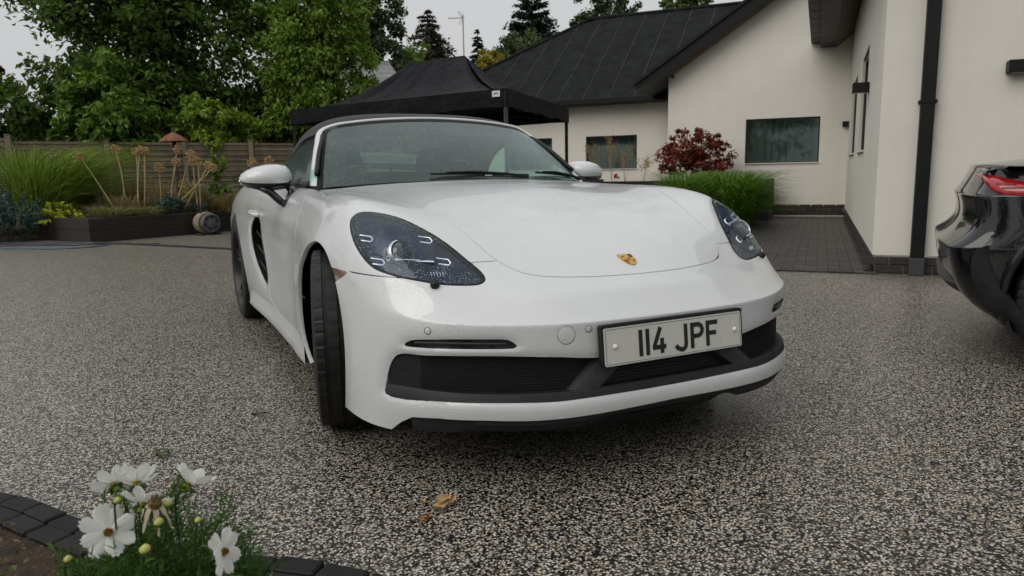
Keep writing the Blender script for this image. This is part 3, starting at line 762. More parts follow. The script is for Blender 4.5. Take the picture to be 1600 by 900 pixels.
def ws(u, v, out=0.0):
    """point on the windscreen: u -1..1 across, v 0..1 up, slight crown"""
    i = (u+1)*nb; i0 = int(min(max(math.floor(i), 0), 2*nb-1)); f = i-i0
    B = b_[i0]*(1-f)+b_[i0+1]*f; H = h_[i0]*(1-f)+h_[i0+1]*f
    p = B*(1-v)+H*v; n = np.array([.35*u, -.52, .84]); n /= np.linalg.norm(n)
    return p+n*(out+.018*4*v*(1-v)*(1-.3*u*u))
us = np.linspace(-1, 1, 61); vs = np.linspace(0, 1, 17)
wsc = thing('windscreen', None, None); wsc.parent = car; wsc.location = Vector((0, .75, 1.05))-Vector(car.location)
MB().grid([[ws(u, v) for u in us] for v in vs]).build('glass', WGLASS, wsc, True)
# black band printed round the edge of the glass
def strip(name, pin, pout, mat, par, closed=False):
    n = len(pin); V = list(pin)+list(pout); F = [(i, i+1, n+i+1, n+i) for i in range(n-1)]; return mk(name, V, F, mat, par, True)
BANDM = simple('glass_band', (.006, .0065, .007), .5, spec=.15)
def edge_uv(m):
    """path round the glass, inset m in metres: left base - up - over - down - base"""
    du = m/.70; dv = m/.56
    P = [(-1+du, dv*.0), (-1+du, .5), (-1+du, 1-dv*2.2)]
    L = [(-1+du, v) for v in np.linspace(0, 1-dv*2.5, 14)]
    L += [(-1+du+du*1.6*(1-math.cos(a)), 1-dv*2.5+dv*1.5*math.sin(a)) for a in np.linspace(.15, math.pi/2, 8)]
    L += [(u, 1-dv) for u in np.linspace(-1+du*2.8, 1-du*2.8, 40)]
    return L+[(-u, v) for u, v in L[:22][::-1]]
o_ = [ws(u, v, .0014) for u, v in edge_uv(.0)]; i_ = [ws(u, v, .0014) for u, v in edge_uv(.030)]
strip('edge_band', o_, i_, BANDM, wsc)
mb = MB(); mb.grid([[ws(u, v, -.0016) for u in np.linspace(-.96, .96, 50)] for v in (0, .045)]); mb.build('edge_band', BANDM, wsc, True)
# camera box and mirror behind the glass
mb = MB(); mb.grid([[ws(u, v, -.0018) for u in np.linspace(-.13+.04*(1-v)*6, .12-.03*(1-v)*6, 8)] for v in (.90, .96)]); mb.build('edge_band', BANDM, wsc, True)
MB().box(ws(-.02, .84, -.03), (.035, .03, .016), b=.008).build('sensor_box', BLACKPL, wsc, True, auto=50)
MB().box(ws(.06, .88, -.05), (.105, .012, .026), b=.01).build('rear_view_mirror', simple('mirror_back', (.05, .055, .06), .3), wsc, True, auto=50)
# white frame: pillars and header as one bent bar of flat section
path = [ws(-1, v) for v in np.linspace(-.04, .97, 16)]+[ws(u, 1.0) for u in np.linspace(-.97, .97, 40)]+[ws(1, v) for v in np.linspace(.97, -.04, 16)]
path = np.array(path); path[:16, 0] = np.minimum.accumulate(path[:16, 0][::-1])[::-1]
sp = spline(path[::3] if (len(path)-1) % 3 == 0 else np.concatenate([path[::3], path[-1:]]), 4)
T = np.gradient(sp, axis=0); T /= np.linalg.norm(T, axis=1)[:, None]
rows = []
for p_, t_ in zip(sp, T):
    k = min(abs(p_[0])/.6, 1); nrm = np.array([.35*np.sign(p_[0])*k, -.50, .84]); nrm -= nrm@t_*t_; nrm /= np.linalg.norm(nrm)
    out = np.cross(t_, nrm); out *= np.sign(out[2] if abs(t_[2]) < .35 else out[0]*np.sign(p_[0]))
    wdt = .036 if abs(t_[2]) > .35 else .020
    rows.append((p_, nrm, out, wdt))
wd = np.array([r[3] for r in rows]); ker = np.ones(9)/9; wd = np.convolve(np.pad(wd, 4, 'edge'), ker, 'valid')
ou = np.array([r[2] for r in rows]); ou = np.stack([np.convolve(np.pad(ou[:, k], 3, 'edge'), np.ones(7)/7, 'valid') for k in range(3)], 1); ou /= np.linalg.norm(ou, axis=1)[:, None]
g = []
for (p_, nr_, _o, _w), w_, o2 in zip(rows, wd, ou):
    g.append([p_-nr_*.02+o2*.002, p_+nr_*.003+o2*.000, p_+nr_*.008+o2*w_*.25, p_+nr_*.007+o2*w_*.7, p_-nr_*.002+o2*w_, p_-nr_*.035+o2*w_*.9])
MB().grid(g).build('windscreen_frame', PAINT, car, True, auto=60)
# soft top in three skins (cloth, rear window, seal)
TOP = [[(0,1.050,1.2395),(.25,1.056,1.231),(.42,1.066,1.214),(.53,1.08,1.192),(.590,1.098,1.162),(.603,1.10,1.150)],
       [(0,1.16,1.262),(.26,1.16,1.256),(.43,1.16,1.236),(.54,1.16,1.206),(.600,1.17,1.158),(.612,1.17,1.143)],
       [(0,1.35,1.277),(.28,1.35,1.270),(.45,1.35,1.248),(.555,1.35,1.208),(.610,1.35,1.150),(.622,1.35,1.128)],
       [(0,1.60,1.262),(.29,1.60,1.253),(.46,1.60,1.226),(.565,1.60,1.178),(.622,1.60,1.105),(.634,1.60,1.075)],
       [(0,1.84,1.205),(.29,1.84,1.195),(.47,1.84,1.155),(.58,1.84,1.095),(.655,1.82,1.00),(.672,1.80,.965)],
       [(0,2.12,1.090),(.29,2.12,1.078),(.49,2.12,1.035),(.61,2.12,.985),(.690,2.08,.935),(.70,2.06,.925)],
       [(0,2.42,.985),(.29,2.42,.975),(.50,2.42,.955),(.62,2.40,.935),(.705,2.34,.922),(.71,2.32,.915)]]
rowsT = [spline(mir(r), 5) for r in TOP]; GT = np.array(rowsT); GT = np.stack([spline(GT[:, j], 5) for j in range(GT.shape[1])], 1)
na, nbb = GT.shape[:2]; hole = []; cloth = []
for i in range(na-1):
    for j in range(nbb-1):
        c = (GT[i, j]+GT[i+1, j+1])/2; f = (i*nbb+j, i*nbb+j+1, (i+1)*nbb+j+1, (i+1)*nbb+j)
        (hole if abs(c[0]) < .34 and 1.90 < c[1] < 2.31 else cloth).append(f)
top = mk('soft_top', GT.reshape(-1, 3), cloth, FABRIC, car)
used = sorted(set(i for f in hole for i in f)); mp_ = {u: k for k, u in enumerate(used)}
mk('rear_window', GT.reshape(-1, 3)[used], [tuple(mp_[i] for i in f) for f in hole], RGLASS, car)
# side windows with their black seals
for sg in (-1, 1):
    rail = np.array([(.690,.74,.945),(.648,.87,1.040),(.600,1.0,1.120),(.590,1.10,1.140),(.600,1.30,1.128),(.620,1.50,1.093),(.645,1.68,1.032),(.685,1.86,.945)])
    belt = np.array([(.738,.70,.897),(.742,.86,.901),(.746,1.0,.905),(.748,1.10,.907),(.750,1.30,.909),(.751,1.50,.913),(.750,1.68,.917),(.745,1.88,.922)])
    rl, bl = spline(rail, 4), spline(belt, 4); m3 = np.array([sg, 1, 1])
    MB().grid([[(b*(1-t)+r*t+np.array([.012*4*t*(1-t), 0, 0]))*m3 for b, r in zip(bl, rl)] for t in np.linspace(0, 1, 6)]).build('side_window', SGLASS, car, True)
    mb = MB(); mb.tube([p*m3 for p in rl], .011, 6); mb.tube([(p+np.array([.004, 0, -.002]))*m3 for p in bl], .010, 6); mb.build('window_seal', BLACKPL, car, True)
# rear deck and cabin tub
i0 = 11
deck = []
for u in range(i0, len(ST)):
    x, y, z = ST[u][0]; x = max(x, .02); deck.append([(x*s, y+.03*(1-abs(s)), z+.035*(1-s*s)) for s in np.linspace(-1, 1, 13)])
deck = [[(x, 2.26, z) for x, y, z in deck[1]]]+deck[2:]
MB().grid(deck).build('rear_deck', PAINT, car, True)
tub = [[(sx*x, y, z) for sx, x, z in ((-1, .735, .895), (-1, .70, .80), (-1, .69, .30), (-.5, .69, .24), (.5, .69, .24), (1, .69, .30), (1, .70, .80), (1, .735, .895))] for y in (.50, 1.0, 1.5, 1.93)]
MB().grid(tub).build('cabin_tub', CABIN, car)
MB().box((0, 1.93, .60), (.70, .02, .36)).build('bulkhead', CABIN, car)
# dashboard with an instrument hood in front of the driver
dg = []
for x in np.linspace(-.69, .69, 41):
    hump = .030*math.exp(-((x+.36)/.15)**2)
    dg.append([(x, .54+.04*abs(x), .872), (x, .66, .882), (x, .80, .880+hump), (x, .88, .872+hump*.9), (x, .905, .845), (x, .86, .70), (x, .80, .45)])
MB().grid(dg).build('dashboard', CABIN, car, True)
# steering wheel on the driver's side
sa = np.array([[1, 0, 0], [0, .42, .907], [0, -.907, .42]]); sc = np.array([-.355, 1.005, .775])
mb = MB(); mb.tube([sc+.178*math.cos(a)*sa[0]+.178*math.sin(a)*sa[1] for a in np.linspace(0, 2*math.pi, 41)], .0155, 10, False)
mb.box(sc-sa[2]*.0, (.055, .045, .018), sa, .01)
for a in (0, math.pi, -math.pi/2): mb.box(sc+.11*(math.cos(a)*sa[0]+math.sin(a)*sa[1]), (.065 if a != -math.pi/2 else .016, .016 if a != -math.pi/2 else .065, .008), sa)
mb.build('steering_wheel', CABIN, car, True, auto=40)
for sg in (-1, 1):
    st = thing('seat', None, None); st.parent = car; st.location = Vector((sg*.345, 1.4, .25))-Vector(car.location)
    prof = [(.27,.42,0),(.26,.60,.015),(.235,.76,.03),(.17,.88,.045),(.115,.94,.05),(.112,1.02,.045),(.098,1.07,.035),(.06,1.09,.03)]
    gA = []
    for hw, z, dx in prof:
        yb = 1.42+(z-.42)*.30
        gA.append([(sg*.355+hw*math.cos(a), yb+.0-(.055+.02*abs(math.cos(a)))*math.sin(a)-(0 if math.sin(a) < 0 else .02*math.cos(a)**2), z) for a in np.linspace(0, 2*math.pi, 25)])
    MB().grid(gA).build('backrest', CABIN, st, True)
    gB = [[(sg*.355+hw*math.cos(a), y, .36+zz*math.sin(a)) for a in np.linspace(0, 2*math.pi, 17)] for y, hw, zz in ((1.0, .18, .03), (1.03, .24, .07), (1.2, .26, .08), (1.45, .26, .07))]
    MB().grid(gB).build('cushion', CABIN, st, True)
    mb = MB(); mb.tube(spline([(sg*.20, 1.86, .80), (sg*.20, 1.84, 1.04), (sg*.26, 1.83, 1.085), (sg*.355, 1.83, 1.095), (sg*.46, 1.83, 1.085), (sg*.53, 1.84, 1.03), (sg*.54, 1.86, .80)], 5), .02, 8); mb.build('roll_hoop', CABIN, car, True)
# wipers parked at the foot of the glass
for x0, x1, v0, v1 in ((-.20, .30, .045, .028), (.34, .68, .050, .036)):
    a = ws(x0/.70, v0, .018); b = ws(x1/.72, v1, .012); d = ws((x0*.6+x1*.4)/.70, v0+.01, .022)
    w = thing('wiper', None, None); w.parent = car; w.location = Vector(a)-Vector(car.location)
    mb = MB(); mb.tube([a+(b-a)*t+np.array([0, 0, .004*math.sin(3.14*t)]) for t in np.linspace(0, 1, 10)], .0055, 6); mb.build('blade', BLACKPL, w, True)
    mb = MB(); mb.tube([a+(b-a)*.15+np.array([0, -.006, .008]), a+(b-a)*.42+np.array([0, -.010, .013]), a+(b-a)*.75+np.array([0, -.03, .004]), a+(b-a)*.95+np.array([0, -.05, -.01])], [.004, .006, .007, .008], 6); mb.build('arm', BLACKPL, w, True)
# ------------------------------------------------------------------ door mirrors
for sg in (-1, 1):
    dm = thing('door_mirror', None, None); dm.parent = car; dm.location = Vector((sg*.84, .86, .82))-Vector(car.location)
    m3 = np.array([sg, 1, 1])
    # housing: sections from the inner end to the outer end, each a rounded D open to the rear
    secs = [(.772,.905,.936,.020,.028),(.782,.895,.938,.040,.042),(.80,.885,.936,.056,.058),(.84,.878,.936,.063,.070),(.89,.880,.935,.062,.072),(.94,.890,.933,.053,.064),(.975,.902,.930,.040,.049),(.995,.915,.928,.025,.032),(1.004,.925,.927,.008,.012)]
    gU = []; gD = []
    for X, y, z, hz, hy in secs:
        ring = [(X, y+.055-hy*1.5*max(math.cos(a), 0)**.8 if True else 0, z+hz*math.sin(a)) for a in np.linspace(-math.pi/2, math.pi/2, 17)]
        ring = [np.array([X, y+.05-(hy+.03)*math.cos(a)**.75, z+hz*math.sin(a)*(1.0 if a > 0 else .92)]) for a in np.linspace(-math.pi/2+1e-6, math.pi/2-1e-6, 21)]
        k = 7
        gU.append([p*m3 for p in ring[k:]]); gD.append([(p*[1, 1, 1]-np.array([0, -.002, 0]))*m3 for p in ring[:k+1]])
    MB().grid(gU).build('mirror_cap', PAINT, dm, True)
    MB().grid(gD).build('mirror_underside', GLOSSBL, dm, True)
    MB().grid([[(X*sg, y+.046, z-hz*.95), (X*sg, y+.048, z), (X*sg, y+.046, z+hz*.95)] for X, y, z, hz, hy in secs]).build('mirror_glass', simple('mirror_silver', (.7, .72, .74), .03, metal=1) if sg < 0 else bpy.data.materials['mirror_silver'], dm)
    # forked stalk: two arms from the housing to a foot on the door
    mb = MB(); foot = np.array([.822, .845, .806])
    mb.tube([np.array(p)*m3 for p in ((.93, .885, .893), (.885, .875, .872), (.845, .860, .830), foot)], [.013, .018, .018, .014], 8)
    mb.tube([np.array(p)*m3 for p in ((.800, .885, .895), (.786, .875, .868), (.795, .862, .845), foot)], [.014, .016, .015, .014], 8)
    mb.tube([np.array(p)*m3 for p in ((.98, .905, .905), (.93, .885, .895), (.86, .875, .895), (.79, .885, .9))], [.010, .017, .020, .016], 8)
    mb.build('mirror_arm', GLOSSBL, dm, True)
    # door pull
    hb = thing('door_handle', None, None); hb.parent = car; hb.location = Vector((sg*.875, 1.60, .73))-Vector(car.location)
    pts = [on_body((sg*.88, y, z)) + np.array([sg*o, 0, 0]) for y, z, o in ((1.47, .735, .002), (1.52, .738, .022), (1.60, .742, .028), (1.68, .744, .024), (1.73, .745, .002))]
    mb = MB(); mb.tube(spline(pts, 5), [.010]+[.012]*19+[.010], 10); mb.build('grip', PAINT, hb, True)
    # sill blade
    q = []
    for y in np.linspace(.345, 2.085, 30):
        p = on_body((sg*.86, y, .24)); k = min(max((y-.352)/.16, 0), 1)**.6; k = min(k, max((2.10-y)/.12, .05)); zb = .205
        q.append([p+np.array([sg*.0005, 0, .02]), p*[1, 1, 0]+np.array([sg*(.001+.011*k), 0, .205]), p*[1, 1, 0]+np.array([sg*(.001+.021*k), 0, .178]), p*[1, 1, 0]+np.array([sg*(.0+.012*k), 0, .160]), p*[1, 1, 0]+np.array([-sg*.05, 0, .157])])
    MB().grid(q).build('sill', PAINT, car, True, auto=50)
# ------------------------------------------------------------------ wheels and arch liners
def make_wheel(rad, wid):
    """wheel at the origin, outer face towards -x"""
    w = thing('wheel', None, None)
    ax = np.array([[0, 1, 0], [0, 0, 1], [-1, 0, 0]]); h = wid/2
    rr = rad*.755
    prof = [(rr-.012, -h*.8), (rr, -h*.93), (rr+.02, -h*.99), (rad-.055, -h*1.0), (rad-.022, -h*.965), (rad-.008, -h*.90)]
    tr = []
    for c in np.linspace(-.62, .62, 4):
        tr += [(rad-.002-.003*abs(c), h*(c-.055)), (rad-.010, h*(c-.045)), (rad-.010, h*(c+.045)), (rad-.002-.003*abs(c), h*(c+.055))]
    prof = prof+tr+[(rad-.008, h*.90), (rad-.022, h*.965), (rad-.055, h*1.0), (rr+.02, h*.99), (rr, h*.93), (rr-.012, h*.8)]
    n = 240; V = []; F = []
    for i, (r, q) in enumerate(prof):
        for k in range(n):
            a = 2*math.pi*k/n; r2 = r
            if i in (5, len(prof)-6) and k % 5 == 0: r2 -= .006
            if i in (4, len(prof)-5) and k % 5 == 0: r2 -= .003
            if 6 <= i < 6+len(tr) and r > rad-.006 and (k % 10 == (2 if (i//2) % 2 else 7)): r2 -= .004
            V.append(r2*math.cos(a)*ax[0]+r2*math.sin(a)*ax[1]+q*ax[2])
    for i in range(len(prof)-1):
        for k in range(n): F.append((i*n+k, i*n+(k+1) % n, (i+1)*n+(k+1) % n, (i+1)*n+k))
    ty = mk('tyre', V, F, RUBBER); ty.parent = w; sharp(ty.data, 28)
    rim = MB(); rim.lathe([(rr, h*.93), (rr+.006, h*.96), (rr-.004, h*.95), (rr-.02, h*.80), (rr-.035, h*.2), (rr-.03, -h*.6), (rr-.01, -h*.93)], (0, 0, 0), ax, 72)
    for k in range(5):
        for da in (-.16, .16):
            a0 = 2*math.pi*k/5+.3; a1 = a0+da
            q = []
            for t in np.linspace(0, 1, 7):
                r = .055+(rr-.065)*t; a = a0+da*(.35+.65*t); u = math.cos(a)*ax[0]+math.sin(a)*ax[1]; v = -math.sin(a)*ax[0]+math.cos(a)*ax[1]; z = h*(.78-.30*(1-t)**2)
                wv = .014-.004*t
                q.append([u*r-v*wv*1.5+ax[2]*(z-.03), u*r-v*wv+ax[2]*z, u*r+v*wv+ax[2]*z, u*r+v*wv*1.5+ax[2]*(z-.03)])
            rim.grid(q)
    rim.lathe([(.075, h*.30), (.070, h*.48), (.036, h*.52), (.0335, h*.56), (.001, h*.57)], (0, 0, 0), ax, 32)
    ro = rim.build('rim', RIMM, None, True, auto=40); ro.parent = w; ro.location = (0, 0, 0)
    bd = MB(); bd.lathe([(.165, 0), (.165, .02), (.09, .02), (.088, .035), (.05, .035)], (0, 0, 0), ax, 48); bo = bd.build('brake_disc', simple('disc_steel', (.3, .3, .3), .4, metal=1) if 'disc_steel' not in bpy.data.materials else bpy.data.materials['disc_steel'], None, True, auto=30); bo.parent = w; bo.location = (0, 0, 0)
    return w
def copy_tree(o, parent=None):
    c = o.copy(); COL.objects.link(c); c.parent = parent
    for ch in list(o.children): copy_tree(ch, c)
    return c
STEER = -13
wf = make_wheel(.336, .235); wr = make_wheel(.3465, .265)
for w, x, y, z, sg, st in ((wf, .7635, 0, .336, -1, STEER), (wr, .7675, 2.475, .3465, -1, 0), (copy_tree(wf), .7635, 0, .336, 1, STEER), (copy_tree(wr), .7675, 2.475, .3465, 1, 0)):
    w.parent = car; w.location = Vector((sg*x, y, z))-Vector(car.location); w.rotation_euler = (0, 0, R(st)+(math.pi if sg > 0 else 0))
for sg in (-1, 1):
    for y, z, r in ((-.005, .34, .375), (2.475, .347, .38)):
        a = np.linspace(-.38, math.pi+.38, 30)
        MB().grid([[(sg*X, y+r*k*math.cos(t), z+r*k*math.sin(t)) for t in a] for X, k in ((.825, 1.0), (.78, 1.03), (.60, 1.04), (.50, 1.0), (.48, .5))]).build('arch_liner', BLACKPL, car, True, auto=50)
# black tray behind the lip, added to deepen the shadow under the nose
MB().grid([[(x, -.905+.42*(abs(x)/.74)**2.6, .188) for x in np.linspace(-.70, .70, 21)], [(x, -.84+.40*(abs(x)/.74)**2.6, .135) for x in np.linspace(-.69, .69, 21)], [(x, -.42, .125) for x in np.linspace(-.60, .60, 21)], [(x, .44, .125) for x in np.linspace(-.46, .46, 21)]]).build('shade_undertray', BLACKPL, car)
# floor pan closes the underside
MB().grid([[(sx*x, y, z) for sx in (-1, 1)] for x, y, z in ((.42, -.86, .20), (.44, -.40, .17), (.44, .40, .15), (.80, .44, .15), (.80, 2.05, .15), (.46, 2.08, .16), (.46, 2.85, .18), (.40, 3.30, .26))]).build('floor_pan', BLACKPL, car)
# ------------------------------------------------------------------ house frame: a along the front walls, b into the depth
HO = np.array([4.324, 1.526, 0.]); HE1 = np.array([.64683, -.76264, 0]); HE2 = np.array([.76264, .64683, 0]); HZ = np.array([0, 0, 1.])
HAX = np.array([HE1, HE2, HZ])
def H(a, b, z): return HO+HE1*a+HE2*b+HZ*z
# ------------------------------------------------------------------ ground
def gravel_mat():
    m = NT('resin_gravel'); v = m.obj()
    w = m.noise(60, 2, .5, v); wv = m.node('ShaderNodeVectorMath', operation='MULTIPLY_ADD'); 
    d1 = m.vor(165, v); c1 = m.vor(165, v, out='Color'); sep = m.node('ShaderNodeSeparateColor'); m.link(c1, sep.inputs[0])
    stone = m.ramp(sep.outputs[0], [(.0, (.004, .004, .005)), (.30, (.012, .012, .013)), (.40, (.080, .072, .062)), (.52, (.32, .29, .245)), (.66, (.60, .555, .48)), (.84, (.82, .78, .70)), (1.0, (.90, .88, .83))])
    tint = m.ramp(sep.outputs[1], [(.0, (1, 1, 1)), (.72, (1, .98, .95)), (.90, (1.0, .84, .66)), (1.0, (.95, .76, .60))])
    c = m.mix(1.0, stone, tint, 'MULTIPLY')
    gap = m.ramp(d1, [(.28, 1.0), (.62, .22)])  # shade in the crevices between stones, put into the colour
    c = m.mix(1.0, c, gap, 'MULTIPLY')
    pat = m.ramp(m.noise(.9, 5, .6, v), [(.3, .93), (.7, 1.05)])
    c = m.mix(1.0, c, pat, 'MULTIPLY')
    m.col(c); m.set(Roughness=.38, Coat_Weight=1.0, Coat_Roughness=.5, Coat_IOR=1.25); m.b.inputs['Specular IOR Level'].default_value = .22
    m.link(m.ramp(sep.outputs[2], [(0, .20), (1, .42)]), m.b.inputs['Roughness'])
    h = m.ramp(d1, [(0, 1.0), (.55, .1)])
    m.bump(h, .6, .0035)
    return m.m
GRAVEL = gravel_mat()
tag(mk('driveway', [(-400, -400, 0), (400, -400, 0), (400, 400, 0), (-400, 400, 0)], [(0, 1, 2, 3)], GRAVEL, None, False), kind='structure')
PAVER = NT('dark_paver'); _g = PAVER.node('ShaderNodeObjectInfo'); _c = PAVER.ramp(_g.outputs['Random'], [(0, (.018, .017, .016)), (.5, (.032, .029, .027)), (1, (.050, .045, .040))])
PAVER.col(PAVER.mix(1.0, _c, PAVER.ramp(PAVER.noise(9, 5), [(.3, .7), (.7, 1.25)]), 'MULTIPLY')); PAVER.set(Roughness=.42); PAVER.bump(PAVER.noise(90, 3), .3, .003); PAVER = PAVER.m
JOINT = mottled('paving_joint', (.012, .011, .010), (.024, .021, .018), 20, .8)
# block paving beside the house: laid brick by brick, nearest rows as parts
pave = tag(mk('paving', [H(-4.2, -.08, .004), H(.0, -.08, .004), H(.0, 8.2, .004), H(-4.2, 8.2, .004)], [(0, 1, 2, 3)], JOINT, None, False), kind='structure')
pm = MB().box((0, 0, 0), (.0965, .0465, .012), b=.004); _pm = pm.build('paver', PAVER); pmesh = _pm.data; bpy.data.objects.remove(_pm)
rng = random.Random(3); spots = []
row = 0; b = -.03
while b < 8.15:
    a = -.10-(.10 if row % 2 else 0)
    while a > -2.3+max(0, (b-5.0)*-.15):
        vis = a > -1.55-.05*max(0, 3-b)
        spots.append((vis, b, a, row)); a -= .2
    b += .1; row += 1
cand = sorted([s for s in spots if s[0]], key=lambda s: s[1])
far = MB(); Q = 0
for k, (vis, b, a, row) in enumerate(cand):
    tz = rng.uniform(-.0015, .0015)
    if k < 296:
        o = bpy.data.objects.new('paver', pmesh); COL.objects.link(o); o.parent = pave; o.location = H(a, b, .004+tz); o.rotation_euler = (rng.uniform(-.006, .006), rng.uniform(-.006, .006), math.atan2(HE1[1], HE1[0]))
    else: far.box(H(a, b, .004+tz), (.0965, .0465, .012), HAX, .003)
for s in spots:
    if not s[0]: far.box(H(s[2], s[1], .004), (.0965, .0465, .012), HAX)
far.build('paver_field', PAVER, pave, kind='stuff')
# ------------------------------------------------------------------ house
_rm = NT('wall_render'); _v = _rm.obj(); _f = _rm.noise(1.3, 5, .6, _v); _c = _rm.ramp(_f, [(.3, (.73, .70, .635)), (.7, (.78, .755, .695))])
_c = _rm.mix(1.0, _c, _rm.ramp(_rm.noise(2.2, 6, .65, _rm.obj((3, 3, .22))), [(.30, .972), (.55, 1.0)]), 'MULTIPLY')          # faint rain streaks
_c = _rm.mix(1.0, _c, _rm.ramp(_rm.noise(.7, 6, .7, _v), [(.32, .95), (.5, 1.0)]), 'MULTIPLY')                               # damp patches
_rm.col(_c); _rm.set(Roughness=.9); _rm.b.inputs['Specular IOR Level'].default_value = .2; _rm.bump(_rm.noise(95, 4, .65, _v), .55, .005); RENDER = _rm.m
BRICK = NT('plinth_brick'); _g = BRICK.node('ShaderNodeObjectInfo'); BRICK.col(BRICK.mix(1.0, BRICK.ramp(_g.outputs['Random'], [(0, (.020, .015, .013)), (1, (.045, .034, .029))]), BRICK.ramp(BRICK.noise(14, 4), [(.3, .7), (.7, 1.3)]), 'MULTIPLY')); BRICK.set(Roughness=.7); BRICK = BRICK.m
MORTAR = mottled('mortar', (.10, .095, .085), (.16, .15, .135), 30, .9)
ROOFFELT = mottled('roof_sheet', (.008, .0095, .009), (.019, .022, .020), 3.5, .8, .3, .004, bscale=160, spec=.08)
BOARDM = mottled('dark_board', (.005, .0055, .006), (.009, .010, .011), 12, .5, .1, .002, spec=.2)
SOFFIT = mottled('brown_soffit', (.085, .055, .040), (.13, .085, .06), 6, .6, .1, .003)
FRAMEM = simple('window_frame_grey', (.018, .019, .021), .4)
CURT = mottled('curtain_cloth', (.34, .42, .41), (.46, .54, .53), 4, .9, 0)
WINGL = glass('window_glass', (.55, .62, .60), 1.6, 0, 0)
house = thing('house', 'cream rendered house with dark roofs, steep gable end and black gutters', 'house', tuple(H(0, 4, 0)))
def wall(name, corner, u, w, h, holes, mat, par, depth=.11, z0=0.0, nrm=None):
    """rectangular wall with rectangular openings (u0,u1,z0,z1) and reveals going in along nrm"""
    us_ = sorted({0.0, w, *[q for hh in holes for q in hh[:2]]}); zs = sorted({z0, h, *[q for hh in holes for q in hh[2:]]})
    mb = MB(); c = np.array(corner, float); u = np.array(u, float)
    P = lambda a, z, d=0: c+u*a+HZ*z+np.array(nrm)*d
    for a0, a1 in zip(us_[:-1], us_[1:]):
        for q0, q1 in zip(zs[:-1], zs[1:]):
            m_ = ((a0+a1)/2, (q0+q1)/2)
            if any(hh[0] < m_[0] < hh[1] and hh[2] < m_[1] < hh[3] for hh in holes): continue
            mb.add([P(a0, q0), P(a1, q0), P(a1, q1), P(a0, q1)], [(0, 1, 2, 3)])
    for a0, a1, q0, q1 in holes:
        for A_, B_ in (((a0, q0), (a1, q0)), ((a1, q0), (a1, q1)), ((a1, q1), (a0, q1)), ((a0, q1), (a0, q0))):
            mb.add([P(*A_), P(*B_), P(*B_, depth), P(*A_, depth)], [(0, 1, 2, 3)])
    return mb.build(name, mat, par)
def window(corner, u, nrm, a0, a1, z0, z1, par, depth=.075, curtain=True, fw=.028, mull=()):
    u = np.array(u); nrm = np.array(nrm); P = lambda a, z, d: np.array(corner)+u*a+HZ*z+nrm*d
    w = thing('window', None, None); w.parent = par; w.location = Vector(P((a0+a1)/2, z0, depth))-wloc(par)
    AX = np.array([u, nrm, HZ]); mb = MB()
    for c, h in (((a0+a1)/2, z0+fw/2), (((a1-a0)/2), fw/2)), (((a0+a1)/2, z1-fw/2), (((a1-a0)/2), fw/2)), ((a0+fw/2, (z0+z1)/2), (fw/2, (z1-z0)/2-fw)), ((a1-fw/2, (z0+z1)/2), (fw/2, (z1-z0)/2-fw)):
        mb.box(P(c[0], c[1], depth), (h[0], .03, h[1]), AX)
    for a in mull: mb.box(P(a, (z0+z1)/2, depth), (fw/2, .03, (z1-z0)/2-fw), AX)
    mb.build('frame', FRAMEM, w)
    MB().add([P(a0+fw, z0+fw, depth), P(a1-fw, z0+fw, depth), P(a1-fw, z1-fw, depth), P(a0+fw, z1-fw, depth)], [(0, 1, 2, 3)]).build('pane', WINGL, w)
    if curtain:
        xs_ = np.linspace(a0, a1, int((a1-a0)*60)); ph = a0*3
        mb = MB(); mb.grid([[P(x, z, depth+.22+.035*math.sin(x*44+ph+.8*math.sin(x*9))+.012*math.sin(x*97)) for x in xs_] for z in (z0-.05, z1+.05)]); mb.build('curtain', CURT, w, True)
    MB().add([P(a0-.3, z0-.3, depth+.9), P(a1+.3, z0-.3, depth+.9), P(a1+.3, z1+.3, depth+.9), P(a0-.3, z1+.3, depth+.9)], [(0, 1, 2, 3)]).build('room_wall', CABIN, w)
    MB().box(P((a0+a1)/2, z0+.006, depth*.5-.012), ((a1-a0)/2, depth*.5+.02, .008), AX).build('sill', RENDER, w)
# gable wall (b = 8.2)
GB = 8.2; gc = H(-3.455, GB, 0)
wall('gable_wall', gc, HE1, 3.41, 2.70, [(3.455-1.915, 3.455-.553, 1.034, 1.908)], RENDER, house, .11, .205, HE2)
MB().add([H(-3.455, GB, 2.70), H(-.045, GB, 2.70), H(-.045, GB, 5.35), H(-.3, GB, 5.20), H(-3.455, GB, 3.13)], [(0, 1, 2, 3, 4)]).build('gable_top', RENDER, house)
MB().add([H(-3.455, GB, .205), H(-3.455, GB, 3.13), H(-3.455, GB+4, 3.13), H(-3.455, GB+4, .205)], [(0, 3, 2, 1)]).build('return_wall', RENDER, house)
window(H(0, GB, 0), HE1, HE2, -1.915, -.553, 1.034, 1.908, house)
# gable roof: slab with thick verge
sl = .655; za = lambda a: 2.735+sl*(a+4.03)
RS = [( -4.06, za(-4.06)), (.40, za(.40)), (.40, za(.40)-.30), (-3.46, za(-3.46)-.30), (-3.98, za(-3.98)-.16), (-4.06, za(-4.06)-.14)]
MB().prism(RS, 7.2, H(0, GB-.36, 0), np.array([HE1, HZ, HE2])).build('gable_roof', BOARDM, house)
MB().add([H(-3.46, GB-.30, za(-3.46)-.303), H(.4, GB-.30, za(.4)-.303), H(.4, GB, za(.4)-.303), H(-3.46, GB, za(-3.46)-.303)], [(0, 1, 2, 3)]).build('gable_soffit', SOFFIT, house)
MB().prism([(-4.10, za(-4.10)+.02), (.40, za(.40)+.02), (.40, za(.40)-.05), (-4.10, za(-4.10)-.05)], .05, H(0, GB-.40, 0), np.array([HE1, HZ, HE2])).build('verge_cap', BOARDM, house)
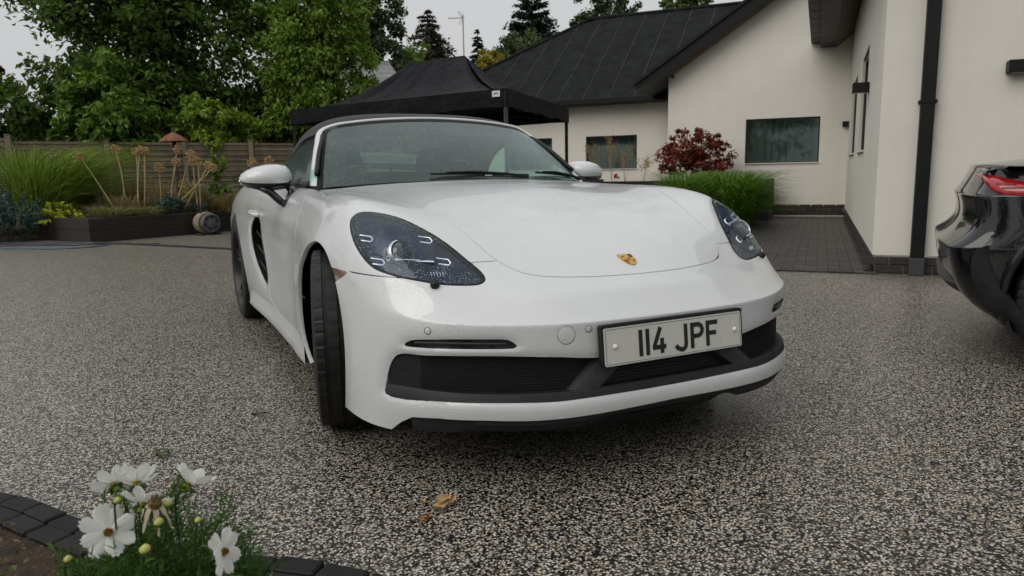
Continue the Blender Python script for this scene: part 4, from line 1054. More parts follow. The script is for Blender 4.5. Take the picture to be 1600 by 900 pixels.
# left wall and its hipped roof
LB = 10.0
wall('left_wall', H(-9.6, LB, 0), HE1, 6.2, 2.62, [(9.6-5.78, 9.6-4.525, .99, 1.785), (9.6-7.9, 9.6-6.65, 1.0, 1.785)], RENDER, house, .11, 0, HE2)
window(H(0, LB, 0), HE1, HE2, -5.78, -4.525, .99, 1.785, house)
window(H(0, LB, 0), HE1, HE2, -7.9, -6.65, 1.0, 1.785, house)
MB().add([H(-9.6, LB, 0), H(-9.6, LB, 2.62), H(-9.6, LB+7, 2.62), H(-9.6, LB+7, 0)], [(0, 3, 2, 1)]).build('far_wall', RENDER, house)
EB, EZ, RB, RZ = 9.62, 2.60, 13.6, 5.22
SEAMM = mottled('roof_seam_lead', (.045, .050, .048), (.075, .08, .075), 6, .6, .1, .002)
HL = (-10.7, -6.72)                      # hip: eave corner a, ridge end a
up_ = np.array([0, RB-EB, RZ-EZ]); 
def RP(a, t, lift=0.0): return H(a, EB+(RB-EB)*t, EZ+(RZ-EZ)*t)+(HZ*.835-HE2*.55)*lift
pw = .62; a = -10.7; k = 0
while a < -1.4:
    a1 = min(a+pw, -1.4)
    top = lambda q: min(1.0, (q-HL[0])/(HL[1]-HL[0]))
    t0, t1 = top(a), top(a1); g = .012
    g = .004; L0 = [(a+g, 0), (a1-g, 0), (a1-g, max(t1, .02)), (a+g, max(t0, .01))]
    mb = MB(); mb.add([RP(q, t, .0) for q, t in L0]+[RP(q, t, .02+.001*(k % 3)) for q, t in L0], [(4, 5, 6, 7), (0, 1, 5, 4), (1, 2, 6, 5), (2, 3, 7, 6), (3, 0, 4, 7)]); mb.build('roof_panel', ROOFFELT, house)
    if t0 > .05: mb = MB(); mb.tube([RP(a, .0, .03), RP(a, t0, .03)], .007, 5); mb.build('roof_seam', SEAMM, house)
    a = a1; k += 1
MB().add([RP(-10.7, 0, -.01), RP(-1.4, 0, -.01), RP(-1.4, 1, -.01), RP(HL[1], 1, -.01)], [(0, 1, 2, 3)]).build('roof_deck', BOARDM, house)
MB().add([RP(-10.7, 0, -.005), RP(HL[1], 1, -.005), H(-10.7, EB+8, EZ)], [(0, 1, 2)]).build('roof_hip_side', ROOFFELT, house)
mb = MB(); mb.tube([RP(-10.7, 0, .03), RP(HL[1], 1, .03)], .05, 8); mb.tube([RP(HL[1], 1, .03), RP(-1.4, 1, .03)], .055, 8); mb.build('ridge_capping', ROOFFELT, house, True)
mb = MB(); mb.box(H(-7.05, EB-.05, EZ-.035), (3.65, .06, .065), HAX, .012); mb.build('gutter', BOARDM, house)
mb = MB(); mb.box(H(-7.05, EB+.19, EZ-.085), (3.6, .185, .015), HAX); mb.build('eave_soffit', BOARDM, house)
# right wing: front wall, side wall with two tall windows, eave
wall('front_wall', H(-.05, 0, 0), HE1, 9.0, 3.2, [], RENDER, house, .1, .165, HE2)
MB().add([H(-.05, 0, 3.2), H(8.95, 0, 3.2), H(4.45, 0, 6.4)], [(0, 1, 2)]).build('front_gable', RENDER, house)
wall('side_wall', H(-.05, 0, 0), HE2, 8.2, 3.42, [(2.42, 3.85, 1.115, 2.325), (5.25, 7.0, 1.13, 2.31)], RENDER, house, .16, .165, HE1)
for b0, b1, z0, z1 in ((2.42, 3.85, 1.115, 2.325), (5.25, 7.0, 1.13, 2.31)):
    window(H(-.05, 0, 0), HE2, HE1, b0, b1, z0, z1, house, .062, False, .05)
ev = [(-.05, 3.40), (-.335, 3.160), (-.60, 3.165), (-.62, 3.30), (-.05, 3.72)]
MB().prism(ev, 8.75, H(0, -.55, 0), np.array([HE1, HZ, HE2])).build('eave', BOARDM, house)
MB().add([H(-.052, -.5, 3.396), H(-.333, -.5, 3.157), H(-.333, GB-.003, 3.157), H(-.052, GB-.003, 3.396)], [(0, 1, 2, 3)]).build('eave_soffit', SOFFIT, house)
TILEM = mottled('roof_tile', (.014, .014, .015), (.026, .026, .027), 9, .55, .2, .003)
tm = None
for k in range(28):
    mb = MB(); mb.prism([(-.775, 3.245), (-.60, 3.245), (-.60, 3.335), (-.765, 3.275)], .292, H(0, -.5+k*.3108, .004*(k % 2)), np.array([HE1, HZ, HE2])); mb.build('roof_tile', TILEM, house)
MB().add([H(-.62, -.6, 3.33), H(-.62, GB-.4, 3.33), H(4.4, GB-.4, 6.9), H(4.4, -.6, 6.9)], [(0, 1, 2, 3)]).build('wing_roof', TILEM, house)
MB().add([H(9.6, -.6, 3.33), H(9.6, GB+4, 3.33), H(4.4, GB+4, 6.9), H(4.4, -.6, 6.9)], [(3, 2, 1, 0)]).build('wing_roof_far', TILEM, house)
# brick plinths
bmb = MB().box((0, 0, 0), (.105, .012, .031), b=.003); _b = bmb.build('brick', BRICK); bmesh_b = _b.data; bpy.data.objects.remove(_b)
def bricks(p0, u, n_in, L, z0, rows, par):
    u = np.array(u); r = math.atan2(u[1], u[0])
    MB().add([np.array(p0)+np.array(n_in)*.012+HZ*(z0-.0), np.array(p0)+u*L+np.array(n_in)*.012+HZ*z0, np.array(p0)+u*L+np.array(n_in)*.012+HZ*(z0+rows*.075), np.array(p0)+np.array(n_in)*.012+HZ*(z0+rows*.075)], [(0, 1, 2, 3)]).build('plinth', MORTAR, par)
    for k in range(rows):
        x = .1125-(.1125 if k % 2 else 0)
        while x < L-.02:
            o = bpy.data.objects.new('brick', bmesh_b); COL.objects.link(o); o.parent = par
            o.location = Vector(np.array(p0)+u*x+HZ*(z0+.0375+k*.075)+np.array(n_in)*rng.uniform(.008, .011))-wloc(par); o.rotation_euler = (0, 0, r); x += .225
bricks(H(-1.55, GB-.0, 0), HE1, HE2, 1.50, .012, 3, house)
bricks(H(-.03, 0.0, 0), HE1, HE2, 2.6, .0, 2, house)
bricks(H(-.05, 8.15, 0), -HE2, HE1, 8.1, .0, 2, house)
mb = MB(); mb.box(H(-.8, 7.98, .012), (.74, .17, .014), HAX, .004); mb.build('threshold', mottled('pale_stone', (.26, .24, .21), (.42, .39, .34), 5, .8, .2, .004), house)
# downpipe, wall lamps, camera
PIPE = mottled('pipe_black', (.006, .0065, .007), (.010, .011, .012), 8, .5, .05, .001, spec=.25)
dp = thing('downpipe', 'tall square black downpipe running down the cream front wall', 'downpipe', tuple(H(.29, -.05, 0)))
MB().box(H(.292, -.048, 2.35), (.052, .038, 2.22), HAX, .006).build('pipe', PIPE, dp)
MB().box(H(.292, -.050, .075), (.058, .044, .075), HAX, .006).build('shoe', simple('pipe_shoe_grey', (.05, .052, .055), .5), dp)
MB().box(H(.292, -.045, 1.46), (.068, .045, .014), HAX, .003).build('bracket', PIPE, dp)
def lampbox(p, ax, h, lab):
    t = thing('wall_lamp', lab, 'wall lamp', tuple(p), 'black box wall lamps')
    MB().box(p, h, ax, .004).build('lamp_body', PIPE, t)
    MB().box(np.array(p)-HZ*(h[2]+.001), (h[0]*.7, h[1]*.7, .003), ax).build('diffuser', simple('lamp_glass', (.3, .3, .28), .3) if 'lamp_glass' not in bpy.data.materials else bpy.data.materials['lamp_glass'], t)
lampbox(H(.935, -.062, 1.70), HAX, (.105, .06, .047), 'black box wall lamp on the front wall right of the downpipe, above the black car')
lampbox(H(-.135, 2.02, 1.80), HAX, (.085, .085, .052), 'black box wall lamp sticking out of the side wall in front of a tall window')
lampbox(H(-.085, GB-.05, 1.74), HAX, (.08, .045, .05), 'small black wall lamp on the gable wall near its inner corner')
sc_ = thing('security_camera', 'small pale dome security camera under the gable roof verge', 'camera', tuple(H(-3.36, GB-.04, 2.83)))
MB().lathe([(.045, 0), (.045, .03), (.03, .05)], H(-3.36, GB-.01, 2.86), np.array([HE1, HZ, -HE2]), 16).build('mount', simple('camera_white', (.6, .6, .58), .4), sc_, True)
MB().lathe([(.036, .0), (.030, .025), (.015, .038), (.001, .041)], H(-3.36, GB-.06, 2.83), np.array([HE1, HE2, -HZ]), 16).build('dome', GLOSSBL, sc_, True)
# dark planter along the house
DARKT = mottled('dark_timber', (.014, .011, .010), (.032, .026, .022), 5, .75, .35, .006, stretch=(1, 1, 6), bscale=30)
SOIL = mottled('soil', (.016, .011, .008), (.040, .029, .021), 18, .95, .6, .02)
pl2 = thing('house_planter', 'long dark timber planter against the house holding the red maple', 'planter', tuple(H(-4.2, 7.2, 0)))
for k in range(3):
    MB().box(H(-4.2, 6.63, .125+k*.25), (2.87, .03, .1235), HAX, .004).build('plank', DARKT, pl2)
    MB().box(H(-1.36, 7.33, .125+k*.25), (.03, .668, .1235), HAX, .004).build('plank', DARKT, pl2)
MB().add([H(-7.05, 6.66, .70), H(-1.39, 6.66, .70), H(-1.39, 8.0, .70), H(-7.05, 8.0, .70)], [(0, 1, 2, 3)]).build('soil', SOIL, pl2)
# ------------------------------------------------------------------ plants: leaves and blades as real faces
RN = np.random.RandomState(11)
def unit(v): return v/(np.linalg.norm(v, axis=-1, keepdims=True)+1e-9)
def leaf_quads(c, d, n, L, Wd, fold=.25):
    """one pointed leaf of two triangles pairs (6 verts, 4 tris as 2 quads) at each centre c, along d, facing n"""
    c = np.asarray(c); d = unit(d); s = unit(np.cross(d, n)); n = unit(np.cross(s, d)); L = np.asarray(L)[:, None]; Wd = np.asarray(Wd)[:, None]
    p0 = c-d*L*.5; p1 = c+d*L*.5; l = c+s*Wd*.5+n*Wd*fold-d*L*.08; r = c-s*Wd*.5+n*Wd*fold-d*L*.08
    V = np.stack([p0, r, p1, l], 1).reshape(-1, 3); k = np.arange(len(c))*4
    F = np.stack([k, k+1, k+2, k+3], 1)
    return V, F
def crown(centre, rad, nclump, per, L, droop=.3, shell=.62, csize=.22, zmin=None, seed=1, squash=1.0, flat=0.0, keep=None):
    """leaves gathered in clumps through an ellipsoid; gaps stay between the clumps"""
    r = np.random.RandomState(seed); c = np.array(centre); rad = np.array(rad, float)
    u = unit(r.normal(size=(nclump, 3))); rr = r.uniform(0, 1, nclump)**.45; rr = shell+(1-shell)*rr
    rr = np.where(r.uniform(size=nclump) < .25, r.uniform(.1, shell, nclump), rr)
    wob = 1+.18*np.sin(u[:, 0]*5+seed)+.14*np.sin(u[:, 1]*7+u[:, 2]*4+seed*2)
    cc = c+u*rad*(rr*wob)[:, None]
    if zmin is not None: cc = cc[cc[:, 2] > zmin]
    if keep is not None: cc = cc[keep(cc)]
    m = len(cc); sz = csize*r.uniform(.6, 1.5, m)*rad.mean()
    k = np.repeat(np.arange(m), per); off = r.normal(size=(m*per, 3))*[1, 1, .6]; off *= (r.uniform(0, 1, (m*per, 1))**.4)/np.linalg.norm(off, axis=1, keepdims=True)
    P = cc[k]+off*sz[k][:, None]
    out = unit((P-c)/rad); d = unit(out*.55+r.normal(size=P.shape)*.7+[0, 0, -droop]); n = unit(out*.5+[0, 0, .9]+r.normal(size=P.shape)*.45)
    ll = L*r.uniform(.65, 1.35, len(P))
    return leaf_quads(P, d, n, ll, ll*.55), cc
def limb(mb, a, b, r0, r1, bend=.1, seed=0, n=6):
    r = np.random.RandomState(seed); a, b = np.array(a, float), np.array(b, float); t = np.linspace(0, 1, n)[:, None]
    mid = r.normal(size=3)*bend*np.linalg.norm(b-a); P = a+(b-a)*t+mid*(4*t*(1-t)); mb.tube(P, list(np.linspace(r0, r1, n)), 7)
BARK = mottled('bark', (.035, .030, .024), (.075, .065, .052), 6, .9, .5, .02, stretch=(1, 1, .25))
def tree(name, label, base, centre, rad, leafm, nclump, per, L, seed, trunks=1, r0=.14, group=None, cat='tree', **kw):
    base = np.array(base, float); t = thing(name, label, cat, tuple(base), group)
    (V, F), cc = crown(centre, rad, nclump, per, L, seed=seed, **kw)
    mk('crown', V, F, leafm, t, False)
    r = np.random.RandomState(seed+50); c = np.array(centre); rad = np.array(rad)
    for k in range(trunks):
        mb = MB(); b0 = base+np.array([r.uniform(-.35, .35)*(trunks > 1), r.uniform(-.2, .2)*(trunks > 1), 0])
        top = c+np.array([r.uniform(-.5, .5)*rad[0]*(.9 if trunks > 1 else .2), r.uniform(-.3, .3)*rad[1], rad[2]*.55])
        limb(mb, b0, top, r0, r0*.25, .04, seed+k, 9)
        for j in range(12 if trunks == 1 else 6):
            q = cc[r.randint(len(cc))]; s_ = np.clip((q[2]-b0[2])/(top[2]-b0[2])-.18, .2, .92); st = b0+(top-b0)*s_
            limb(mb, st, q, r0*.32, r0*.05, .08, seed+k*20+j)
        mb.build('trunk' if trunks == 1 else 'stem', BARK, t, True)
    return t
L_DARK = leafmat('leaf_dark', (.036, .080, .014), (.165, .260, .044), trans=.38)
L_MID = leafmat('leaf_mid', (.062, .130, .018), (.235, .365, .052), trans=.38)
L_LIGHT = leafmat('leaf_light', (.11, .20, .02), (.36, .49, .06), trans=.38)
L_FRESH = leafmat('leaf_fresh', (.075, .15, .018), (.29, .42, .055), trans=.38)
L_YEL = leafmat('leaf_yellow', (.22, .20, .020), (.42, .36, .045))
L_RED = leafmat('leaf_red', (.075, .014, .008), (.33, .075, .038), trans=.35)
L_OLIVE = leafmat('leaf_olive', (.050, .070, .022), (.130, .160, .055))
L_RUST = leafmat('leaf_rust', (.07, .028, .014), (.17, .07, .035))
tree('broad_tree', 'tall dark green many stemmed tree filling the left of the garden behind the fence', (-.9, 19.2, 0), (-.75, 19.4, 5.6), (3.1, 2.3, 4.0), L_DARK, 520, 84, .175, 4, trunks=5, r0=.11, csize=.15, shell=.45)
tree('broad_tree', 'lighter green leafy tree standing left of the black gazebo', (2.75, 16.9, 0), (2.7, 16.9, 3.9), (1.45, 1.3, 3.3), L_FRESH, 420, 84, .13, 9, trunks=2, r0=.10, csize=.14, shell=.5)
tree('bush', 'broad rounded bush with large mid green leaves hanging over the fence at left', (-2.0, 16.9, 0), (-1.95, 16.6, 2.35), (1.10, .8, 1.25), L_MID, 170, 60, .17, 14, r0=.05, csize=.20, shell=.55, cat='bush')
tree('bush', 'bright yellow green round bush above the fence just left of the door mirror', (.2, 16.9, 0), (.18, 16.7, 2.10), (.98, .7, .76), L_LIGHT, 150, 60, .14, 15, r0=.05, csize=.20, shell=.55, cat='bush')
tree('shrub', 'low dark layered shrub at the far left edge above the fence', (-3.9, 18.2, 0), (-3.9, 18.2, 2.35), (1.5, 1.0, .95), L_DARK, 130, 52, .16, 16, r0=.06, csize=.20, cat='bush', flat=.5)
tree('shrub', 'dark green shrub filling the gap behind the fence under the tall tree', (-.7, 17.6, 0), (-.7, 17.9, 2.1), (2.1, .8, 1.5), L_DARK, 240, 60, .17, 17, r0=.06, csize=.18, cat='bush')
tree('shrub', 'dark green shrub behind the fence beside the gazebo leg', (1.9, 17.8, 0), (1.9, 18.2, 2.0), (1.3, .7, 1.6), L_DARK, 170, 60, .15, 18, r0=.06, csize=.18, cat='bush')
tree('maple', 'rusty red leaved small tree peeping over the dark shrub at far left', (-5.1, 20.3, 0), (-5.0, 20.3, 3.55), (.8, .7, .55), L_RUST, 40, 45, .13, 19, r0=.05, csize=.22)
tree('broad_tree', 'dark tree reaching in with one leafy branch at the upper left edge', (-6.3, 18.6, 0), (-5.95, 18.2, 4.9), (1.05, 1.0, 1.2), L_DARK, 60, 45, .14, 20, r0=.09, csize=.18, shell=.6)
# trees and hedge behind the photographer, seen mirrored in the paint, lamps and windows
for i, (x, y, h, r_) in enumerate([(-13, -9, 7.5, 2.6), (-8.5, -12.5, 6.0, 2.4), (-3.5, -13.5, 8.0, 2.8), (2.5, -13, 6.2, 2.6), (8, -11.5, 7.2, 2.7), (-15.5, -3, 6.5, 2.5)]):
    tree('broad_tree', ['tall tree', 'round tree', 'old tree', 'low tree', 'wide tree', 'slim tree'][i]+' behind the photographer, seen only mirrored in paint and windows', (x, y, 0), (x, y, h*.58), (r_, r_*.9, h*.46), L_DARK if i % 2 else L_MID, 90, 40, .34, 120+i, r0=.16, csize=.22, shell=.5)
# trees beyond the gazebo and the roof
def conifer(name, label, base, h, r, mat, seed, whorls=22, droop=.18, per=110, z0=.12, ragged=.25, L=.22):
    base = np.array(base, float); t = thing(name, label, 'conifer', tuple(base)); rr = np.random.RandomState(seed); Vs = []; Fs = []; n = 0
    mb = MB(); limb(mb, base, base+[0, 0, h*.97], h*.018, h*.003, 0, seed, 8)
    for w in range(whorls):
        f = (w+rr.uniform(0, .8))/whorls; z = h*(z0+(1-z0)*f); R_ = r*(1-f)**.85*(1+ragged*rr.uniform(-1, 1))+.05*r
        for k in range(rr.randint(4, 7)):
            a = rr.uniform(0, 6.283); RR = R_*rr.uniform(.7, 1.1); d = np.array([math.cos(a), math.sin(a), 0])
            s0 = base+[0, 0, z]; m = max(int(per*RR/r), 14)
            u = rr.uniform(.12, 1, m); P = s0+d*(u*RR)[:, None]+np.array([0, 0, 1.])*(.10*h*(1-f)*.4*u*(1-u)-droop*RR*u**1.5)[:, None]+rr.normal(size=(m, 3))*RR*.10*[1, 1, .6]
            dd = unit(d+rr.normal(size=(m, 3))*.55+[0, 0, -.12]); nn = unit(rr.normal(size=(m, 3))*.5+[0, 0, 1]); ll = L*rr.uniform(.7, 1.4, m)*(.5+.5*(1-f))
            V, F = leaf_quads(P, dd, nn, ll, ll*.42, .1); Vs.append(V); Fs.append(F+n); n += len(V)
            if k < 3: mb.tube([s0, s0+d*RR*.5+[0, 0, .02*h*(1-f)-droop*RR*.3], s0+d*RR*.9+[0, 0, -droop*RR*.85]], [.012*h*(1-f)+.01, .01, .004], 4)
    mk('crown', np.concatenate(Vs), np.concatenate(Fs), mat, t, False); mb.build('trunk', BARK, t, True); return t
L_SPR = leafmat('needle_brown_green', (.030, .034, .022), (.095, .085, .052)); L_PINE = leafmat('needle_dark', (.014, .030, .020), (.040, .064, .038))
L_TALL = leafmat('leaf_tall', (.032, .055, .020), (.085, .120, .042))
conifer('spruce', 'brownish green spruce with a pointed top left of the aerial', (13.3, 36.6, 0), 10.1, 3.1, L_SPR, 31, whorls=34, per=230, z0=.3, L=.36)
conifer('spruce', 'small slim dark spruce just right of the aerial', (17.85, 40.0, 0), 9.9, 1.7, L_PINE, 32, whorls=32, per=130, z0=.4, L=.32)
conifer('pine', 'dark dense cypress rising behind the pale green tree beside the roof', (19.9, 36.6, 0), 12.1, 3.0, L_PINE, 33, whorls=30, droop=-.3, per=300, z0=.35, ragged=.2, L=.40)
tree('broad_tree', 'grey green leafy tree touching the hip of the dark roof', (16.3, 30.4, 0), (16.1, 30.6, 6.7), (1.55, 1.4, 1.25), L_OLIVE, 150, 50, .19, 34, r0=.14, csize=.18)
tree('broad_tree', 'small golden yellow tree behind the gazebo peak', (11.95, 25.6, 0), (11.95, 25.6, 5.3), (.62, .6, .72), L_YEL, 90, 45, .13, 35, r0=.06, csize=.2)
tree('broad_tree', 'green treetop showing over the ridge of the dark roof', (22.7, 32.2, 0), (22.5, 32.4, 9.2), (1.75, 1.6, 1.7), L_TALL, 150, 48, .21, 36, r0=.18, csize=.17)
tree('broad_tree', 'tall green tree with feathery top between the leafy tree and the spruce', (7.9, 27.6, 0), (7.55, 27.7, 6.3), (1.55, 1.4, 2.9), L_TALL, 210, 50, .19, 37, r0=.16, csize=.16)
tree('broad_tree', 'small dark green tree behind the pale tiled roof', (9.9, 29.6, 0), (9.7, 29.6, 5.3), (1.3, 1.0, 1.3), L_MID, 110, 48, .18, 38, r0=.10, csize=.18)
tree('broad_tree', 'dark treetop just showing at the top edge over the roof ridge', (30.6, 35.5, 0), (30.6, 35.5, 11.6), (1.9, 1.6, 1.2), L_DARK, 90, 45, .24, 39, r0=.2, csize=.18)
# ------------------------------------------------------------------ fence of horizontal slats
SLATM = NT('fence_slat'); _o = SLATM.node('ShaderNodeObjectInfo'); SLATM.col(SLATM.mix(1.0, SLATM.ramp(_o.outputs['Random'], [(0, (.17, .135, .09)), (1, (.27, .22, .15))]), SLATM.ramp(SLATM.noise(6, 5, .6, SLATM.obj((1, 1, 5))), [(.3, .6), (.7, 1.2)]), 'MULTIPLY')); SLATM.set(Roughness=.8); SLATM = SLATM.m
fence = thing('fence', 'weathered wooden fence of narrow horizontal slats between square posts', 'fence', (0, 16, 0))
FP = [(-9.6, 14.75, 1.86), (-7.65, 14.95, 1.86), (-5.7, 15.2, 1.86), (-3.85, 15.42, 1.86), (-2.10, 15.76, 1.80), (-.54, 15.97, 1.80), (.94, 16.08, 1.80), (2.45, 16.2, 1.80), (3.95, 16.3, 1.80)]
for k, (x, y, h) in enumerate(FP):
    MB().box((x, y-.045, h/2+.02), (.05, .05, h/2+.02), b=.008).build('fence_post', SLATM, fence)
    MB().box((x, y-.045, h+.05), (.06, .06, .012), b=.004).build('post_cap', SLATM, fence)
    if k == len(FP)-1: break
    x1, y1, h1 = FP[k+1]; L = math.hypot(x1-x, y1-y); u = np.array([(x1-x)/L, (y1-y)/L, 0]); nv = np.array([-u[1], u[0], 0])
    me = None; n = 29
    for j in range(n):
        c = np.array([(x+x1)/2, (y+y1)/2, .06+(min(h, h1)-.10)*j/(n-1)])+nv*(.012 if j % 2 else -.012)
        o = MB().box((0, 0, 0), (L/2-.04, .008, .027)).build('slat', SLATM, fence) if me is None else bpy.data.objects.new('slat', me)
        if me is None: me = o.data
        else: COL.objects.link(o); o.parent = fence
        o.location = Vector(c)-Vector(fence.location); o.rotation_euler = (0, 0, math.atan2(u[1], u[0]))
    for s in (.02, .5, .98): MB().box(np.array([x+(x1-x)*s, y+(y1-y)*s, h/2])+nv*.03, (.02, .012, h/2-.05), np.array([u, nv, HZ])).build('fence_batten', SLATM, fence)
# ------------------------------------------------------------------ raised bed and what grows in it
bed = thing('raised_bed', 'low dark timber raised bed full of drying flowers in front of the fence', 'raised bed', (-1, 11.5, 0))
BP = [(-3.12, 11.75), (-2.24, 10.07), (-.72, 10.95), (.75, 11.95)]
for (x, y), (x1, y1) in zip(BP[:-1], BP[1:]):
    L = math.hypot(x1-x, y1-y); u = np.array([(x1-x)/L, (y1-y)/L, 0]); nv = np.array([-u[1], u[0], 0])
    for k in range(2): MB().box(np.array([(x+x1)/2, (y+y1)/2, .092+k*.186])+nv*.03, (L/2, .03, .0915), np.array([u, nv, HZ]), .005).build('plank', DARKT, bed)
MB().add([(*p, .345) for p in BP]+[(.75, 14.8, .345), (-4.4, 14.8, .345)], [(0, 1, 2, 3, 4, 5)]).build('soil', SOIL, bed)
lawn = tag(mk('lawn', [(-60, 16.6, .006), (60, 17.5, .006), (60, 90, .006), (-60, 90, .006)], [(0, 1, 2, 3)], mottled('lawn_green', (.020, .034, .010), (.045, .065, .02), 3, .95, .3, .02), None, False), kind='structure')
border = tag(mk('garden_border', [(-9, 11.3, .01), (-3.05, 11.45, .01), (-2.6, 10.9, .01), (-2.2, 10.3, .01), (-.7, 11.1, .01), (.6, 11.8, .01), (4.0, 13.0, .01), (4, 17, .01), (-9, 17, .01)], [tuple(range(9))], SOIL, None, False), kind='structure')
def blades(base, n, h, spread, w, lean, mat, name, label, cat, seed=1, droop=.6, rb=.15, parent=None, seg=5):
    """a tuft of arching blades"""
    r = np.random.RandomState(seed); base = np.array(base, float); V = []; F = []; k = 0
    for i in range(n):
        a = r.uniform(0, 6.283); d = np.array([math.cos(a), math.sin(a), 0]); rad = rb*math.sqrt(r.uniform()); p0 = base+d*rad+r.normal(size=3)*[.02, .02, 0]
        hh = h*r.uniform(.35, 1.15); out = spread*r.uniform(.15, 1.2); s = np.cross(d, [0, 0, 1]); tw = r.uniform(-.6, .6); s = s*math.cos(tw)+np.array([0, 0, 1])*math.sin(tw)*.5
        for j in range(seg+1):
            t = j/seg; p = p0+d*out*(t**1.6)+np.array([lean[0], lean[1], 0])*t*t+np.array([0, 0, hh*(t*1.25-droop*t**2.6)]); ww = w*(1-t**2)*.5+.0006
            V += [p-s*ww, p+s*ww]
            if j < seg: F.append((k+2*j, k+2*j+1, k+2*j+3, k+2*j+2))
        k += 2*(seg+1)
    if parent is not None: return mk(name, V, F, mat, parent, True)
    t = thing(name, label, cat, tuple(base)); mk('blades', V, F, mat, t, True); return t
G_LIME = leafmat('grass_lime', (.070, .140, .014), (.330, .440, .070), .5, .35); G_DEEP = leafmat('grass_deep', (.050, .130, .012), (.210, .370, .045), .5, .35)
G_DRY = leafmat('grass_dry', (.15, .12, .05), (.36, .27, .12), .6, .3); G_SEDGE = leafmat('grass_sedge', (.08, .11, .03), (.26, .26, .09), .6, .3)
L_BLUE = leafmat('leaf_blue_green', (.035, .075, .065), (.090, .155, .130)); STRAW = mottled('straw_stem', (.30, .22, .11), (.42, .33, .18), 8, .8, 0)
HEADM = mottled('allium_head', (.30, .19, .085), (.48, .33, .17), 40, .9, 0)
blades((-2.95, 12.75, .35), 2400, 1.62, 1.15, .017, (.55, -.1), G_LIME, 'ornamental_grass', 'large arching clump of green ornamental grass at the left of the raised bed', 'grass clump', 41, .60, .62)
blades((-4.3, 13.1, .05), 1200, 1.75, 1.0, .016, (.1, 0), G_DEEP, 'ornamental_grass', 'darker arching grass clump behind the blue green spurge at the left edge', 'grass clump', 42, .6, .4)
def cushion(name, label, c, r, h, n, mat, seed, L=.07, cat='plant'):
    c = np.array(c, float); t = thing(name, label, cat, tuple(c)); rr = np.random.RandomState(seed)
    # upright shoots, each a bottle brush of narrow leaves
    Vs = []; Fs = []; k = 0; mb = MB()
    for i in range(n):
        a = rr.uniform(0, 6.283); q = math.sqrt(rr.uniform()); foot = c+[q*r*.5*math.cos(a), q*r*.5*math.sin(a), 0]; tip = c+np.array([q*r*math.cos(a), q*r*math.sin(a), h*(1-.45*q*q)*rr.uniform(.75, 1.05)])
        m = 46; u = rr.uniform(.35, 1.0, m); P = foot+(tip-foot)*u[:, None]; ax = unit(tip-foot); d = unit(rr.normal(size=(m, 3))+ax*.6); ll = L*rr.uniform(.7, 1.2, m)
        V, F = leaf_quads(P+d*(ll*.5)[:, None], d, rr.normal(size=(m, 3))*.4+ax, ll, ll*.34, .05); Vs.append(V); Fs.append(F+k); k += len(V)
        mb.tube([foot, tip], [.006, .003], 4)
    mk('foliage', np.concatenate(Vs), np.concatenate(Fs), mat, t, False); mb.build('stem', BARK, t); return t
cushion('spurge_plant', 'tall blue green spurge at the far left edge beside the raised bed', (-3.45, 11.35, 0), .62, .85, 60, L_BLUE, 51, .085)
cushion('spurge_plant', 'blue green spurge cushion in the middle of the raised bed', (-1.05, 11.2, .34), .26, .36, 34, L_BLUE, 52, .06)
cushion('spurge_plant', 'small low blue green spurge at the bed edge above the pump', (-.60, 11.15, .34), .17, .22, 20, L_BLUE, 53, .05)
tree('lime_plant', 'small plant with bright lime yellow round leaves at the bed corner', (-2.7, 11.35, .1), (-2.65, 11.25, .42), (.36, .22, .17), leafmat('leaf_lime', (.26, .33, .02), (.46, .50, .05)), 26, 9, .085, 54, r0=.006, csize=.25, cat='plant')
for i, (p, n, h, s, m, lab) in enumerate([((-1.95, 10.65, .34), 330, .30, .40, G_SEDGE, 'tuft of fading green and straw grass at the front corner of the bed'), ((-1.45, 10.85, .34), 300, .26, .36, G_SEDGE, 'tuft of yellowing short grass spilling over the middle of the bed front'), ((-.30, 11.75, .34), 420, .46, .36, G_DRY, 'brown dried grass at the end of the bed beside the car'), ((.1, 12.0, .3), 360, .62, .38, G_SEDGE, 'olive grass tuft behind the door mirror'), ((-2.2, 11.6, .34), 200, .34, .30, G_DRY, 'dry brown tuft below the large green grass'), ((-1.4, 11.9, .34), 200, .42, .30, G_DRY, 'dry brown tuft in the middle of the bed before the fence'), ((-.75, 11.9, .34), 170, .40, .28, G_SEDGE, 'pale olive tuft beside the yellow flowers'), ((-1.75, 11.2, .34), 260, .55, .26, G_DRY, 'tall straw coloured grass between the leaning allium and the trio'), ((-1.15, 11.7, .34), 320, .85, .28, G_DRY, 'tall straw coloured grass behind the blue green cushion'), ((-.55, 11.8, .34), 300, .85, .30, G_SEDGE, 'tall olive grass behind the pump'), ((-2.0, 11.9, .34), 320, .85, .34, G_SEDGE, 'tall olive grass right of the large green clump'), ((-.1, 11.5, .34), 300, .50, .30, G_DRY, 'dense brown grass at the right end of the bed'), ((-1.6, 12.2, .34), 300, .95, .30, G_DRY, 'tallest dry grass in front of the fence middle')]):
    blades(p, n, h, s, .009, (0, 0), m, 'grass_tuft', lab, 'grass tuft', 60+i, .7, .16, seg=3)
tree('yellow_plant', 'clump of small yellow flower spikes in the raised bed', (-.85, 11.75, .34), (-.82, 11.7, .72), (.20, .14, .27), leafmat('petal_yellow', (.45, .36, .01), (.62, .52, .03)), 30, 12, .035, 68, r0=.005, csize=.22, cat='flower')
tree('tall_weed', 'upright leafy green plant standing against the fence above the bed', (-.2, 11.9, .34), (-.19, 11.8, 1.0), (.18, .15, .42), L_MID, 26, 12, .12, 69, r0=.009, csize=.24, cat='plant')
